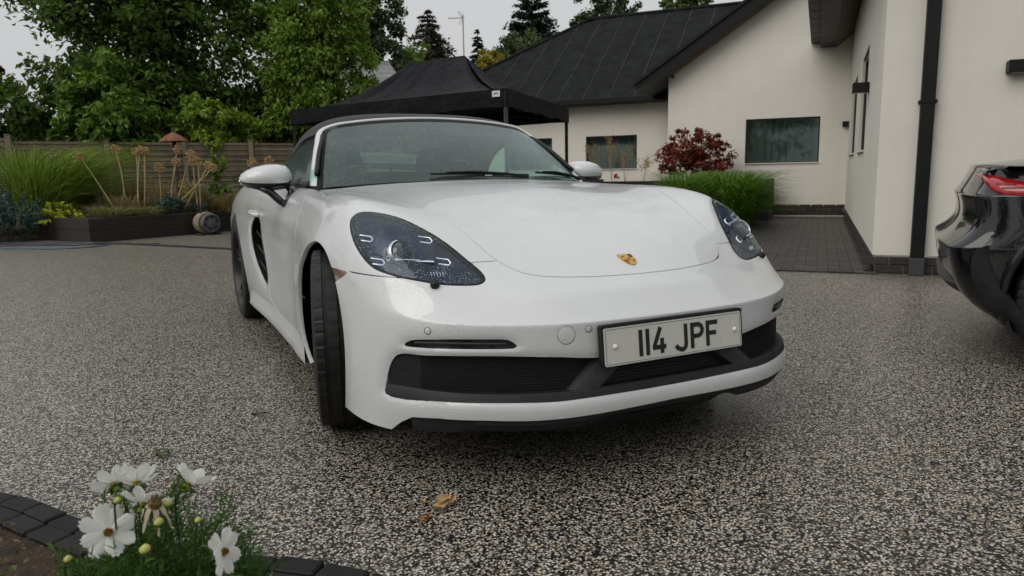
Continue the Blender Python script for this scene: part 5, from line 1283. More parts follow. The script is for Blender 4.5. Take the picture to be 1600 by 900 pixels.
tree('tall_weed', 'second leafy green plant just left of the door mirror', (.42, 12.3, .30), (.42, 12.2, .82), (.22, .15, .34), L_OLIVE, 24, 12, .10, 70, r0=.009, csize=.24, cat='plant')
AL = [((-1.818,11.448,1.459),(-1.764,11.295,.40),'dried allium nearest the large grass, upright on a thin stem'),((-1.442,11.255,1.44),(-1.541,11.183,.40),'dried allium head in the middle of a tight trio'),((-1.384,11.225,1.435),(-1.473,11.148,.40),'dried allium at the right of a tight trio'),((-1.501,11.283,1.42),(-1.58,11.221,.40),'dried allium at the left of a tight trio'),((-.866,10.972+.3,1.461),(-1.085,11.25,.40),'tallest dried allium right of the trio, leaning right'),((-.66,11.15,1.37),(-.998,11.2,.40),'dried allium leaning right, largest ball before the fence'),((-.643,11.1,1.23),(-.625,11.05,.40),'dried allium, left of a low pair'),((-.566,11.08,1.229),(-.591,11.04,.40),'dried allium, right of a low pair'),((-1.176,11.3,1.145),(-1.197,11.25,.40),'short dried allium standing upright over the blue green cushion'),((-.895,11.25,1.246),(-1.056,11.2,.40),'small dried allium under the tallest one'),((-.342,10.95,1.127),(-1.051,11.1,.42),'dried allium leaning far right on a long bare stem'),((-.406,11.0,1.172),(-.85,11.1,.42),'second dried allium leaning far right on a long stem'),((.297,10.85,1.211),(.272,11.3,.40),'dried allium just left of the door mirror'),((.611,11.0,1.236),(.596,11.5,.40),'dried allium just above the door mirror'),((-2.362,11.701,1.352),(-1.888,11.342,.40),'dried allium leaning left across the large grass')]
def allium(top, foot, lab, seed):
    top = np.array(top); foot = np.array(foot); t = thing('dried_allium', lab, 'dried flower', tuple(foot), 'dried alliums in the raised bed'); r = np.random.RandomState(seed)
    mb = MB(); limb(mb, foot, top, .011, .009, .02, seed, 6); mb.build('stem', STRAW, t, True)
    mb = MB(); R_ = .078*r.uniform(.85, 1.2)
    for i in range(70):
        d = unit(r.normal(size=3)); p = top+d*R_*r.uniform(.8, 1.1); mb.tube([top+d*R_*.2, p], .0018, 3, False); q = .011
        mb.add([p+q*np.array(v) for v in ((1, 0, 0), (0, 1, 0), (-1, 0, 0), (0, -1, 0), (0, 0, 1), (0, 0, -1))], [(0, 1, 4), (1, 2, 4), (2, 3, 4), (3, 0, 4), (1, 0, 5), (2, 1, 5), (3, 2, 5), (0, 3, 5)])
    mb.build('seed_head', HEADM, t)
for i, (a, b, l) in enumerate(AL): allium(a, b, l, 80+i)
# ------------------------------------------------------------------ pump, cables, bird table
GREYM = mottled('worn_grey_metal', (.05, .052, .055), (.13, .13, .13), 14, .5, .15, .003)
ROPE = mottled('tan_hose', (.22, .18, .12), (.34, .28, .2), 20, .8, .2, .004)
pump = thing('pump', 'grey drum shaped pump wrapped with tan hose lying against the dark bed', 'pump', (-.54, 10.72, 0))
pa = np.array([[.92, .39, 0], [0, 0, 1], [.39, -.92, .0]]); pcn = np.array([-.54, 10.70, .20])
MB().lathe([(.001, -.22), (.13, -.22), (.15, -.18), (.15, .10), (.165, .11), (.165, .17), (.15, .19), (.135, .19), (.13, .165), (.085, .165), (.08, .185), (.055, .195), (.001, .197)], pcn, pa, 28).build('drum', GREYM, pump, True, auto=35)
for k in range(6):
    a = k*1.047+.3; MB().lathe([(.018, .16), (.018, .172), (.001, .174)], pcn+pa[0]*.108*math.cos(a)+pa[1]*.108*math.sin(a), pa, 10).build('port', simple('port_black', (.01, .01, .01), .6) if k == 0 else bpy.data.materials['port_black'], pump)
mb = MB()
for k in range(5): mb.tube([pcn+pa[2]*(-.10+k*.036)+(.166+.006*(k % 2))*(pa[0]*math.cos(a)+pa[1]*math.sin(a)) for a in np.linspace(0, 6.283, 25)], .017, 7, False)
mb.build('hose', ROPE, pump, True)
MB().box(pcn+np.array([-.02, .03, .185]), (.07, .03, .02), pa, .01).build('handle', BLACKPL, pump)
MB().box(pcn+pa[0]*.13+pa[2]*.12+HZ*.02, (.02, .025, .03), pa, .006).build('tap', simple('pump_orange', (.5, .24, .06), .4), pump)
for s in (-1, 1): MB().tube([pcn+pa[0]*s*.17+pa[2]*.15-HZ*.185, pcn+pa[0]*s*.15-pa[2]*.15-HZ*.185, pcn+pa[0]*s*.10-pa[2]*.15-HZ*.10], .016, 7).build('foot', BLACKPL, pump, True)
CABM = simple('cable_black', (.012, .012, .013), .5); CABB = simple('cable_blue', (.04, .09, .16), .5)
def cable(pts, r, m, lab):
    P = spline([(x, y, r+.001) for x, y in pts], 8); mb = MB(); mb.tube(P, r, 6); tag(mb.build('cable', m, None, True), lab, 'cable', 'cables on the drive')
cable([(-6, 11.2), (-3.9, 10.75), (-2.965, 10.35), (-2.172, 9.95), (-1.298, 8.8), (-.424, 7.50), (.2, 6.6)], .014, CABM, 'thick black cable running along the drive from the raised bed to behind the white car')
cable([(-5.6, 10.2), (-3.6, 9.9), (-2.6, 9.2), (-2.15, 9.25), (-1.9, 9.75), (-2.3, 10.0), (-3.4, 10.35), (-4.5, 10.6)], .009, CABB, 'thin blue cable lying in a loose loop at the left of the drive')
cable([(-5.6, 10.6), (-3.3, 10.25), (-2.5, 9.75), (-1.9, 9.55), (-1.3, 9.2)], .008, CABM, 'thin dark cable beside the blue loop on the drive')
RTILE = mottled('brown_tile', (.13, .055, .03), (.26, .12, .07), 14, .8, .3, .004)
bt = thing('bird_table', 'small brown tiled bird table roof with a dark finial in front of the fence', 'bird table', (-.78, 14.9, 0))
MB().lathe([(.30, 1.76), (.285, 1.79), (.17, 1.88), (.06, 1.94), (.02, 1.97)], (-.78, 14.9, 0), None, 8).build('roof', RTILE, bt)
MB().lathe([(.04, 1.95), (.025, 1.98), (.035, 2.01), (.010, 2.05), (.001, 2.08)], (-.78, 14.9, 0), None, 10).build('finial', CABM, bt, True)
MB().tube([(-.78, 14.9, 0), (-.78, 14.9, 1.80)], .04, 8).build('post', BARK, bt, True)
MB().lathe([(.001, 1.45), (.22, 1.45), (.22, 1.48), (.001, 1.48)], (-.78, 14.9, 0), None, 8).build('tray', BARK, bt)
# ------------------------------------------------------------------ neighbours' houses and the aerial
GREYT = mottled('grey_tile', (.19, .19, .20), (.30, .30, .31), 3, .6, .1, .003); WHITEB = simple('white_board', (.62, .64, .66), .5); NWALL = mottled('neighbour_brick', (.20, .13, .10), (.28, .19, .15), 4, .9, 0)
nh = thing('neighbour_house', 'neighbouring house with pale grey tiled roof and a small dormer left of the gazebo peak', 'house', (6.3, 25, 0))
NU = np.array([.893, -.45, 0]); NV_ = np.array([.45, .893, 0]); NO = np.array([6.2, 24.0, 0])
def NP(u, v, z): return NO+NU*u+NV_*v+HZ*z
MB().box(NP(-.4, 3.0, 1.6), (2.0, 2.9, 1.6), np.array([NU, NV_, HZ])).build('wall', NWALL, nh)
for k in range(11):
    t0, t1 = k/11, (k+1)/11
    MB().add([NP(-1.9, -.3+3.3*t0, 3.2+2.35*t0+.03), NP(1.9-.55*t0*3, -.3+3.3*t0, 3.2+2.35*t0+.03), NP(1.9-.55*t1*3, -.3+3.3*t1, 3.2+2.35*t1), NP(-1.9, -.3+3.3*t1, 3.2+2.35*t1), NP(-1.9, -.3+3.3*t0, 3.2+2.35*t0), NP(1.9-.55*t0*3, -.3+3.3*t0, 3.2+2.35*t0)], [(0, 1, 2, 3), (4, 5, 1, 0)]).build('tile_course', GREYT, nh)
MB().add([NP(1.9, -.3, 3.2), NP(1.9, 6.3, 3.2), NP(.25, 3, 5.55)], [(0, 1, 2)]).build('hip', GREYT, nh)
for s in (-1, 1): MB().prism([(-.75, 3.75), (0, 4.45), (0, 4.37), (-.69, 3.72)] if s < 0 else [(.75, 3.75), (.69, 3.72), (0, 4.37), (0, 4.45)], 1.9, NP(.05, -.15, 0), np.array([NU, HZ, NV_])).build('dormer_roof', GREYT, nh)
MB().prism([(-.66, 3.5), (.66, 3.5), (.66, 3.74), (0, 4.36), (-.66, 3.74)], .04, NP(.05, .0, 0), np.array([NU, HZ, NV_])).build('dormer_front', GREYT, nh)
MB().box(NP(.42, .5, 4.15), (.42, .02, .05), np.array([unit(NU+HZ*-.35), NV_, unit(HZ+NU*.35)])).build('dormer_board', WHITEB, nh)
n2 = thing('neighbour_shed', 'grey shed roof with a white barge board behind the fence near the gazebo leg', 'shed', (1.7, 18.9, 0))
MB().box((1.7, 19.4, .95), (.9, .7, .95)).build('wall', NWALL, n2)
for s in (-1, 1): MB().prism([(0, 2.62), (s*1.05, 2.02), (s*1.05, 1.96), (0, 2.54)], 1.7, (1.35, 18.55, 0), np.array([[1, 0, 0], [0, 0, 1], [0, 1, 0]])).build('roof', GREYT, n2)
MB().prism([(0, 2.56), (1.08, 1.95), (1.08, 1.86), (0, 2.46)], .03, (1.35, 18.5, 0), np.array([[1, 0, 0], [0, 0, 1], [0, 1, 0]])).build('barge_board', WHITEB, n2)
ALU = simple('aerial_metal', (.22, .21, .20), .45, metal=.6)
ae = thing('aerial', 'television aerial on a thin mast rising behind the black gazebo peak', 'aerial', (10.95, 26.2, 4.2))
mx0 = np.array([11.0, 26.25, 0]); MB().tube([mx0+HZ*3.5, mx0+HZ*7.52], .028, 8).build('mast', ALU, ae, True)
RX = np.array([.894, -.447, 0]); mb = MB(); mb.tube([mx0+HZ*7.38-RX*.62, mx0+HZ*7.40+RX*.08], .012, 6)
for k in range(9): c = mx0+HZ*7.385-RX*(.60-.055*k); mb.tube([c+np.array([.3, .6, .0])*.10, c-np.array([.3, .6, 0])*.10], .006, 4); mb.tube([c+HZ*.045, c-HZ*.045], .006, 4)
for s in (-1, 1): mb.tube([mx0+HZ*7.40-RX*.02, mx0+HZ*(7.40+s*.30)-RX*(.20 if s > 0 else .16)], .008, 4); mb.tube([mx0+HZ*7.40-RX*.06, mx0+HZ*(7.40+s*.24)-RX*.22], .006, 4); mb.tube([mx0+HZ*7.40+RX*.02, mx0+HZ*(7.40+s*.26)-RX*.08], .006, 4)
mb.build('antenna', ALU, ae)
# ------------------------------------------------------------------ black gazebo
CANVAS = mottled('black_canvas', (.005, .0055, .007), (.010, .011, .013), 5, .5, .7, .08, bscale=3.2, spec=.06)
tent = thing('gazebo', 'black pop-up gazebo with a sagging peaked canvas roof and thin black legs', 'gazebo', (3.25, 9.6, 0))
TN, TL, TR = np.array([3.095, 6.36, 2.085]), np.array([.911, 10.334, 2.085]), np.array([5.596, 8.866, 2.085]); TB = TL+TR-TN
R0, R1 = np.array([3.70, 9.20, 2.965]), np.array([3.02, 10.13, 2.935])
cor = [TN, TR, TB, TL]; rc = [R0, R0, R1, R1]; rows_ = []
NE = 22; per_ = []; rid = []
for i in range(4):
    for k in range(NE): t = k/NE; per_.append(cor[i]*(1-t)+cor[(i+1) % 4]*t); rid.append(rc[i]*(1-t)+rc[(i+1) % 4]*t)
per_.append(per_[0]); rid.append(rid[0]); per_, rid = np.array(per_), np.array(rid)
rr_ = np.random.RandomState(5)
wr_ = np.array([sum(math.sin(k*f+ph)*a for f, ph, a in ((.9, .3, 1), (1.7, 1.2, .7), (2.9, 2.2, .5), (4.1, .7, .35))) for k in range(len(per_))])
for t in np.linspace(0, 1, 26):
    p = rid+(per_-rid)*t; z = rid[:, 2]+(per_[:, 2]-rid[:, 2])*(1-(1-t)**1.95)
    frac = np.abs(((np.arange(len(per_)) % NE)/NE)-.5)*2          # 1 at the corners
    sag = -.060*np.sin(math.pi*min(t*1.02, 1))*(1-frac**2); z = z+sag+.030*np.sin(np.arange(len(per_))*1.9+1)*math.sin(math.pi*min(t*1.6, 1))**2*(1-t)+.020*wr_*math.sin(math.pi*t**.8)*(1-t*.3)
    p = p.copy(); p[:, 2] = z+.02*(t > .97)*0; rows_.append(p)
MB().grid(rows_).build('canvas_roof', CANVAS, tent, True)
cen = (TN+TB)/2
val = []
for dz, o in ((0, 0), (-.08, .004), (-.16, .010), (-.245, .012)):
    q = per_.copy(); wv = np.array([math.sin(k*.83)+.6*math.sin(k*1.9+1) for k in range(len(per_))]); d = unit((q-cen)*[1, 1, 0]); q = q+d*(o+.010*wv*abs(dz)/.245)[:, None] if False else q+d*((o+.012*wv*abs(dz)/.245)[:, None]); q[:, 2] += dz+.008*wv*(dz < -.2); val.append(q)
MB().grid(val).build('valance', CANVAS, tent, True)
LEGM = simple('gazebo_leg_grey', (.10, .10, .105), .4, metal=.5); LEGB = simple('gazebo_leg_black', (.012, .012, .013), .4)
for i, c in enumerate(cor):
    d = unit((cen-c)*[1, 1, 0]); MB().box((c[0]+d[0]*.05, c[1]+d[1]*.05, 1.03), (.022, .022, 1.03)).build('leg', LEGM if i == 0 else LEGB, tent)
    MB().box((c[0]+d[0]*.05, c[1]+d[1]*.05, .01), (.06, .06, .01)).build('foot_plate', LEGB, tent)
mb = MB()
for i in range(4):
    a, b = cor[i], cor[(i+1) % 4]; n = 4
    for k in range(n):
        p, q = a+(b-a)*(k/n), a+(b-a)*((k+1)/n); di = unit((cen-(a+b)/2)*[1, 1, 0])*.12; p = p+di; q = q+di; z0, z1 = 2.0, 1.85
        mb.tube([(p[0], p[1], z0), (q[0], q[1], z1)], .011, 5); mb.tube([(p[0], p[1], z1), (q[0], q[1], z0)], .011, 5)
mb.build('scissor_bars', LEGB, tent)
u = unit(TL-TN); nn = unit(np.cross(u, HZ)); nn = nn if nn@(CAM-TN) > 0 else -nn
MB().box(TN+u*.17-HZ*.065+nn*.02, (.065, .003, .040), np.array([u, nn, HZ])).build('label_patch', simple('label_white', (.62, .62, .62), .6), tent)
for k in range(5): MB().box(TN+u*(.205-.016*k)-HZ*.062+nn*.0245, (.0055, .001, .009+.003*(k % 2)), np.array([u, nn, HZ])).build('label_print', simple('label_grey', (.12, .12, .12), .6) if k == 0 else bpy.data.materials['label_grey'], tent)
# ------------------------------------------------------------------ plants along the house
blades(tuple(H(-1.85, 5.25, 0)), 3200, 1.28, .84, .014, (0, 0), G_DEEP, 'ornamental_grass', 'big fresh green fountain grass in front of the dark house planter', 'grass clump', 43, .66, .34)
blades(tuple(H(-2.65, 5.95, 0)), 1800, 1.24, .62, .014, (0, 0), G_DEEP, 'ornamental_grass', 'fresh green grass clump half hidden behind the white car bonnet', 'grass clump', 44, .62, .34)
tree('red_maple', 'small dark red Japanese maple with a domed crown in the house planter', tuple(H(-2.85, 7.35, .70)), tuple(H(-2.80, 7.35, 1.20)), (.78, .62, .44), L_RED, 135, 58, .062, 71, r0=.03, csize=.15, shell=.6, zmin=.86)
def plume(p, h, lab, seed):
    p = np.array(p); t = thing('feather_grass', lab, 'grass plume', tuple(p), 'golden feather grass by the house'); r = np.random.RandomState(seed); mb = MB(); V = []; F = []; k = 0
    for i in range(6):
        a = r.uniform(0, 6.28); tip = p+[.16*math.cos(a)*r.uniform(.3, 1), .16*math.sin(a), h*r.uniform(.75, 1.0)]; mb.tube(spline([p, p*.5+tip*.5+r.normal(size=3)*.02, tip], 4), [.003]*9, 4)
        m = 26; u = r.uniform(.62, 1.0, m); P = p+(tip-p)*u[:, None]+r.normal(size=(m, 3))*.035; d = unit(r.normal(size=(m, 3))+[0, 0, .5]); ll = np.full(m, .06); v, f = leaf_quads(P, d, r.normal(size=(m, 3)), ll, ll*.25, 0); V.append(v); F.append(f+k); k += len(v)
    mk('plume', np.concatenate(V), np.concatenate(F), G_GOLD, t, False); mb.build('stem', STRAW, t)
G_GOLD = leafmat('grass_gold', (.30, .18, .05), (.52, .34, .12), .7, .4)
for i, (a, b, h, l) in enumerate([(-4.45, 7.5, .98, 'tallest golden feather grass in front of the left house window'), (-4.15, 7.4, .80, 'golden feather grass at the right of the left house window'), (-4.85, 7.5, .85, 'golden feather grass at the left of the left house window'), (-5.75, 7.6, .62, 'low golden feather grass beside the right gazebo leg'), (-3.75, 7.3, .55, 'thin low feather grass beside the red maple')]):
    plume(H(a, b, .70), h, l, 90+i)
tree('red_flower', 'single small red flower in the planter beside the far door mirror', tuple(H(-4.2, 6.9, .70)), tuple(H(-4.2, 6.9, .85)), (.05, .05, .05), leafmat('petal_red', (.5, .03, .02), (.62, .06, .03)), 6, 8, .05, 97, r0=.004, csize=.4, cat='flower')
# ------------------------------------------------------------------ the black car at the right: tail towards the camera's left, flank along the house
BP_ = wet_paint('black_paint', (.004, .0045, .006), .05, .5); BP_.node_tree.nodes['Principled BSDF'].inputs['Specular IOR Level'].default_value = .05
BD = np.array([.5501, -.8351, 0]); BN = np.array([-.8351, -.5501, 0])           # heading, right flank normal (towards the camera)
B0 = np.array([2.588, -.0975, 0])                                              # rear end on the centre line
BAX = np.array([BD, BN, HZ])
def BX(s, x, z): return B0+BD*s+BN*x+HZ*z
bcar = thing('black_car', 'wet glossy black car by the house, red lamp strip under its lip spoiler', 'car', tuple(BX(2.2, 0, 0)))
PZ = np.array([.92, .805, .785, .66, .572, .540, .40, .27, .15]); PS = np.array([.15, .098, .078, .094, .010, .002, .038, .135, .33])
def lvl(dx, ds): return [(max(x, 0), s, z) for x, s, z in zip(dx, ds, PZ)]
def nine(r): r = list(r); return [r[0], r[1]*.9+r[0]*.1, r[1]*.95+r[2]*.05, r[2], r[3], r[3], r[4], r[5], r[6]]
PB = np.array([0, 0, 0, 0, 0, 0, 0, .05, .08])
BST = [lvl([0]*9, PS+PB), lvl([.45]*9, PS+PB+.004), lvl(nine([.72, .74, .75, .75, .75, .74, .72]), PS+.04),
       lvl(nine([.80, .87, .885, .89, .885, .87, .84]), PS+.085), lvl(nine([.82, .915, .93, .935, .928, .91, .88]), nine([.38, .34, .34, .34, .33, .34, .38])),
       lvl(nine([.81, .925, .955, .955, .95, .93, .89]), [.66]*9), lvl(nine([.80, .915, .945, .945, .94, .925, .885]), [1.4]*9), lvl(nine([.78, .88, .92, .92, .915, .91, .88]), [2.2]*9),
       lvl(nine([.77, .88, .92, .92, .915, .91, .88]), [3.1]*9), lvl(nine([.74, .88, .925, .925, .92, .90, .87]), [3.8]*9), lvl(nine([.66, .78, .82, .83, .83, .82, .80]), [4.45]*9), lvl(nine([.35, .42, .45, .46, .46, .45, .44]), [4.7]*9), lvl([0]*9, [4.74]*9)]
for k in (9, 10, 11, 12): BST[k] = [(x, s, z*(.86 if i < 3 else .95)) for i, (x, s, z) in enumerate(BST[k])]
nU = len(BST); gid = {}; Vb = []; Fb = []
for sg in (1, -1):
    for u in range(nU):
        for l in range(9):
            x, s, z = BST[u][l]
            if x == 0 and sg == -1: gid[sg, u, l] = gid[1, u, l]; continue
            gid[sg, u, l] = len(Vb); Vb.append((sg*x, s, z))
    for u in range(nU-1):
        for l in range(8):
            q = (gid[sg, u, l], gid[sg, u, l+1], gid[sg, u+1, l+1], gid[sg, u+1, l]); Fb.append(q if sg == 1 else q[::-1])
Vb, Fb = np.array(Vb), np.array(Fb); Vb = fitcage(Vb, Fb, 3, .7); Vb, Fb = subd(Vb, Fb, 4)
# wheel openings cut out of the skin
ctr = [(.655, .35, .380), (3.60, .35, .375)]
fc = Vb[Fb].mean(1); keep = np.ones(len(Fb), bool)
for s, z, r in ctr: keep &= ~((np.hypot(fc[:, 1]-s, fc[:, 2]-z) < r) & (np.abs(fc[:, 0]) > .6))
Vs_ = Vb.copy()
for s, z, r in ctr:                                                            # pull the ragged edge onto the circle
    d = np.hypot(Vs_[:, 1]-s, Vs_[:, 2]-z); m = (np.abs(d-r) < .03) & (np.abs(Vs_[:, 0]) > .6) & (d > 1e-6)
    Vs_[m, 1] = s+(Vs_[m, 1]-s)*r/d[m]; Vs_[m, 2] = z+(Vs_[m, 2]-z)*r/d[m]
Vw = np.array([BX(s, x, z) for x, s, z in Vs_]); mk('body_shell', Vw, Fb[keep], BP_, bcar, True)
BB = BVHTree.FromPolygons([Vector(v) for v in Vw], [tuple(int(i) for i in f) for f in Fb])
def bsurf(s, z, out=0.0, x0=1.6):
    l, n, i, d = BB.ray_cast(Vector(BX(s, x0, z)), Vector(-BN))
    if l is None: return BX(s, .6, z)
    n = np.array(n); n = n if n@BN > 0 else -n; return np.array(l)+n*out
for s_, z_, r_ in ctr:
    P_ = [(s_+(r_+.010)*math.cos(t), z_+(r_+.010)*math.sin(t)) for t in np.linspace(-.62, math.pi+.62, 60)]
    for sg in (1, -1):
        q_ = [bsurf(a_, c_, .001, 1.6) for a_, c_ in P_ if c_ > .22]
        if sg < 0: q_ = [p-2*((p-B0)@BN)*BN for p in q_]
        mb = MB(); mb.tube(q_, .021, 8); mb.build('arch_trim', BP_, bcar, True)
# roof, glass, boot lid
roof = [[BX(s, sg*w, z-.03*(abs(sg)**2)) for sg in np.linspace(-1, 1, 11)] for s, w, z in ((.16, .80, .935), (.55, .78, .985), (1.2, .64, 1.24), (1.8, .60, 1.34), (2.4, .60, 1.33), (3.1, .66, 1.10), (3.55, .72, .95), (4.2, .70, .84), (4.7, .40, .76))]
MB().grid(roof).build('roof', BP_, bcar, True)
DGL = simple('dark_glass', (.01, .012, .014), .03, coat=1)
for sg in (-1, 1):
    MB().grid([[BX(s, sg*(.80+(w-.80)*t), .915+(z-.035-.915)*t) for s, w, z in ((.6, .785, .99), (1.2, .65, 1.24), (1.8, .61, 1.34), (2.4, .61, 1.33), (3.1, .67, 1.10), (3.5, .74, .95))] for t in np.linspace(-.05, 1, 6)]).build('side_window', DGL, bcar, True)
# lip spoiler
spo = []
for x in np.linspace(-.86, .86, 33):
    e = (abs(x)/.86)**3; b = .10*e
    spo.append([BX(.150+b, x, .915-.010*e), BX(.138+b, x, .926-.012*e), BX(.150+b, x, .937-.012*e), BX(.30+b, x*.99, .938-.02*e), BX(.55, x*.96, .955-.04*e)])
MB().grid(spo).build('spoiler', BP_, bcar, True, auto=50)
spo = [[BX(.150+.10*(abs(x)/.86)**3, x, .914-.010*(abs(x)/.86)**3), BX(.21+.10*(abs(x)/.86)**3, x*.985, .885-.02*(abs(x)/.86)**3)] for x in np.linspace(-.86, .86, 33)]
MB().grid(spo).build('spoiler_underside', GLOSSBL, bcar, True)
# red lamp strip wrapping the corner
RED = NT('red_lamp'); RED.set(Base_Color=(.34, .010, .013, 1), Roughness=.18, Coat_Weight=1.0); RED = RED.m
lt = []
SL = [(.150, .890, .876), (.175, .888, .848), (.20, .880, .818), (.25, .866, .800), (.32, .848, .794), (.40, .830, .791), (.50, .816, .788), (.60, .806, .786)]
for s, zt, zb in SL: lt.append([bsurf(max(s, .145), zt-.004, -.012), bsurf(max(s, .145), zt, .010), bsurf(max(s, .145), (zt+zb)/2, .016), bsurf(max(s, .145), zb, .010), bsurf(max(s, .145), zb-.004, -.012)])
tl = thing('tail_light', None, None); tl.parent = bcar; tl.location = Vector(BX(.25, .88, .84))-Vector(bcar.location)
MB().grid([spline(np.array(lt)[:, j], 4) for j in range(5)]).build('lens', RED, tl, True)
for z, s0, s1 in ((.838, .215, .285), (.820, .235, .31)):
    MB().tube([bsurf(s, z, .016) for s in np.linspace(s0, s1, 6)], .0028, 6).build('slot', GLOSSBL, tl, True)
st = [[BX(.17+.02*(x/.8)**2, x, .845), BX(.155+.02*(x/.8)**2, x, .865), BX(.165+.02*(x/.8)**2, x, .882)] for x in np.linspace(-.78, .78, 21)]
MB().grid(st).build('light_strip', RED, bcar, True)
# lower black bumper skirt and diffuser blade
sk = []
for s, z, w in ((.03, .55, .04), (.022, .49, .05), (.035, .42, .06), (.07, .345, .065), (.115, .285, .065), (.165, .235, .06), (.215, .19, .05), (.255, .155, .035)):
    e = .12; sk.append([bsurf(max(s+e, .13), z, .004), bsurf(max(s+e, .13), z, .022), bsurf(max(s+e+w*.45, .14), z+w*.3, .024), bsurf(max(s+e+w, .15), z+w*.62, .020), bsurf(max(s+e+w+.012, .16), z+w*.70, .001)])
MB().grid([spline(np.array(sk)[:, j], 4) for j in range(5)]).build('bumper_skirt', BLACKPL, bcar, True, auto=60)
bl = []
for x in np.linspace(-.86, .86, 31):
    e = (abs(x)/.86)**4; bl.append([BX(.05+.12*e, x, .40), BX(.015+.12*e, x, .375), BX(.05+.12*e, x, .335), BX(.20+.12*e, x, .25), BX(.40, x, .18)])
MB().grid(bl).build('diffuser', BLACKPL, bcar, True, auto=50)
MB().grid([[BX(s, x, z) for x in (-.7, .7)] for s, z in ((.12, .42), (.25, .25), (.5, .17), (4.5, .17))]).build('floor_pan', BLACKPL, bcar)
bw = make_wheel(.345, .27)
for k, (s, x, z) in enumerate(((.655, .80, .345), (3.60, .80, .345), (.655, -.80, .345), (3.60, -.80, .345))):
    w = bw if k == 0 else copy_tree(bw); w.parent = bcar; w.location = Vector(BX(s, x, z))-Vector(bcar.location)
    w.rotation_euler = (0, 0, math.atan2(BN[1], BN[0])+math.pi+(0 if x > 0 else math.pi))
for sg in (-1, 1):
    for s, z, r in ctr:
        MB().grid([[BX(s+r*k*math.cos(t), sg*x, z+r*k*math.sin(t)) for t in np.linspace(-.5, math.pi+.5, 26)] for x, k in ((.925, .985), (.86, 1.03), (.6, 1.04), (.52, .9), (.5, .3))]).build('arch_liner', BLACKPL, bcar, True)
# ------------------------------------------------------------------ flower bed in the foreground
EDGEM = NT('edging_block'); _g = EDGEM.node('ShaderNodeObjectInfo'); EDGEM.col(EDGEM.mix(1.0, EDGEM.ramp(_g.outputs['Random'], [(0, (.008, .008, .0085)), (1, (.016, .0155, .0155))]), EDGEM.ramp(EDGEM.noise(25, 5), [(.3, .7), (.7, 1.3)]), 'MULTIPLY')); EDGEM.set(Roughness=.6); EDGEM.b.inputs['Specular IOR Level'].default_value = .25; EDGEM.bump(EDGEM.noise(300, 3), .35, .002); EDGEM = EDGEM.m
kerb = thing('bed_edging', 'curved double row of dark block edging round the flower bed', 'edging', (-1.6, -.5, 0))
ec = spline([(-2.35, .28), (-2.08, .06), (-1.868, -.15), (-1.756, -.285), (-1.648, -.45), (-1.46, -.70), (-1.278, -.875), (-1.10, -1.02), (-.95, -1.2), (-.86, -1.45), (-.84, -1.8)], 10)
def along(P, step):
    s = np.concatenate([[0], np.cumsum(np.linalg.norm(np.diff(P, axis=0), axis=1))]); t = np.arange(step/2, s[-1], step)
    X = np.stack([np.interp(t, s, P[:, k]) for k in range(2)], 1); D = np.stack([np.interp(t+.02, s, P[:, k])-np.interp(t-.02, s, P[:, k]) for k in range(2)], 1); return X, unit(D)
me = None
for row in range(2):
    D = unit(np.gradient(ec, axis=0)); nin = np.stack([D[:, 1], -D[:, 0]], 1); nin *= np.sign((np.array([-2.2, -1.6])-ec)@np.array([1, 1.]))[:, None]*0+1
    sgn = np.sign(((np.array([-2.0, -1.5])-ec)*nin).sum(1)); P = ec+nin*sgn[:, None]*(.034+.064*row)
    X, DD = along(P, .122)
    for x, d in zip(X, DD):
        o = MB().box((0, 0, 0), (.0585, .0305, .035), b=.005).build('block', EDGEM, kerb) if me is None else bpy.data.objects.new('block', me)
        if me is None: me = o.data
        else: COL.objects.link(o); o.parent = kerb
        o.location = Vector((x[0], x[1], -.010+rng.uniform(-.003, .003)))-Vector(kerb.location); o.rotation_euler = (0, 0, math.atan2(d[1], d[0]))
inner = P-0*P; Dn = unit(np.gradient(inner, axis=0)); bedpts = [(p[0], p[1], .012) for p in inner]+[(-1.0, -4.2, .012), (-4.5, -4.2, .012), (-4.5, .3, .012)]
MULCH = mottled('mulch', (.020, .012, .008), (.075, .050, .032), 22, .95, .8, .03, bscale=60)
tag(mk('flower_bed', bedpts, [tuple(range(len(bedpts)))], MULCH, None, False), kind='structure')
# bits of bark, dry stalks and small leaves on the soil: too many to count
V = []; F = []; k = 0; r = np.random.RandomState(77)
n = 4500; P = np.stack([r.uniform(-2.5, -1.2, n), r.uniform(-1.9, .0, n), np.full(n, .02)], 1)
from mathutils.geometry import intersect_point_tri_2d
poly = np.array([(b[0], b[1]) for b in bedpts]); inside = sdf(poly, P[:, :2]) < -.02; P = P[inside]; n = len(P)
P[:, 2] += r.uniform(0, .025, n); d = unit(r.normal(size=(n, 3))*[1, 1, .35]); V, F = leaf_quads(P, d, unit(r.normal(size=(n, 3))*.6+[0, 0, 1]), r.uniform(.008, .03, n), r.uniform(.003, .010, n), .1)
tag(mk('bark_litter', V, F, leafmat('litter_brown', (.03, .018, .010), (.15, .095, .05), .8, .05), None, False), kind='stuff')
m_ = r.permutation(n)[:220]; Q = P[m_]+[0, 0, .02]; d = unit(r.normal(size=(220, 3))+[0, 0, .6]); V, F = leaf_quads(Q, d, r.normal(size=(220, 3)), r.uniform(.012, .03, 220), r.uniform(.008, .018, 220))
tag(mk('bed_weeds', V, F, L_OLIVE, None, False), kind='stuff')
PETAL = NT('white_petal'); PETAL.set(Base_Color=(.88, .88, .86, 1), Roughness=.6); tr_ = PETAL.node('ShaderNodeBsdfTranslucent'); tr_.inputs[0].default_value = (.88, .90, .82, 1); ms_ = PETAL.node('ShaderNodeMixShader'); ms_.inputs[0].default_value = .35
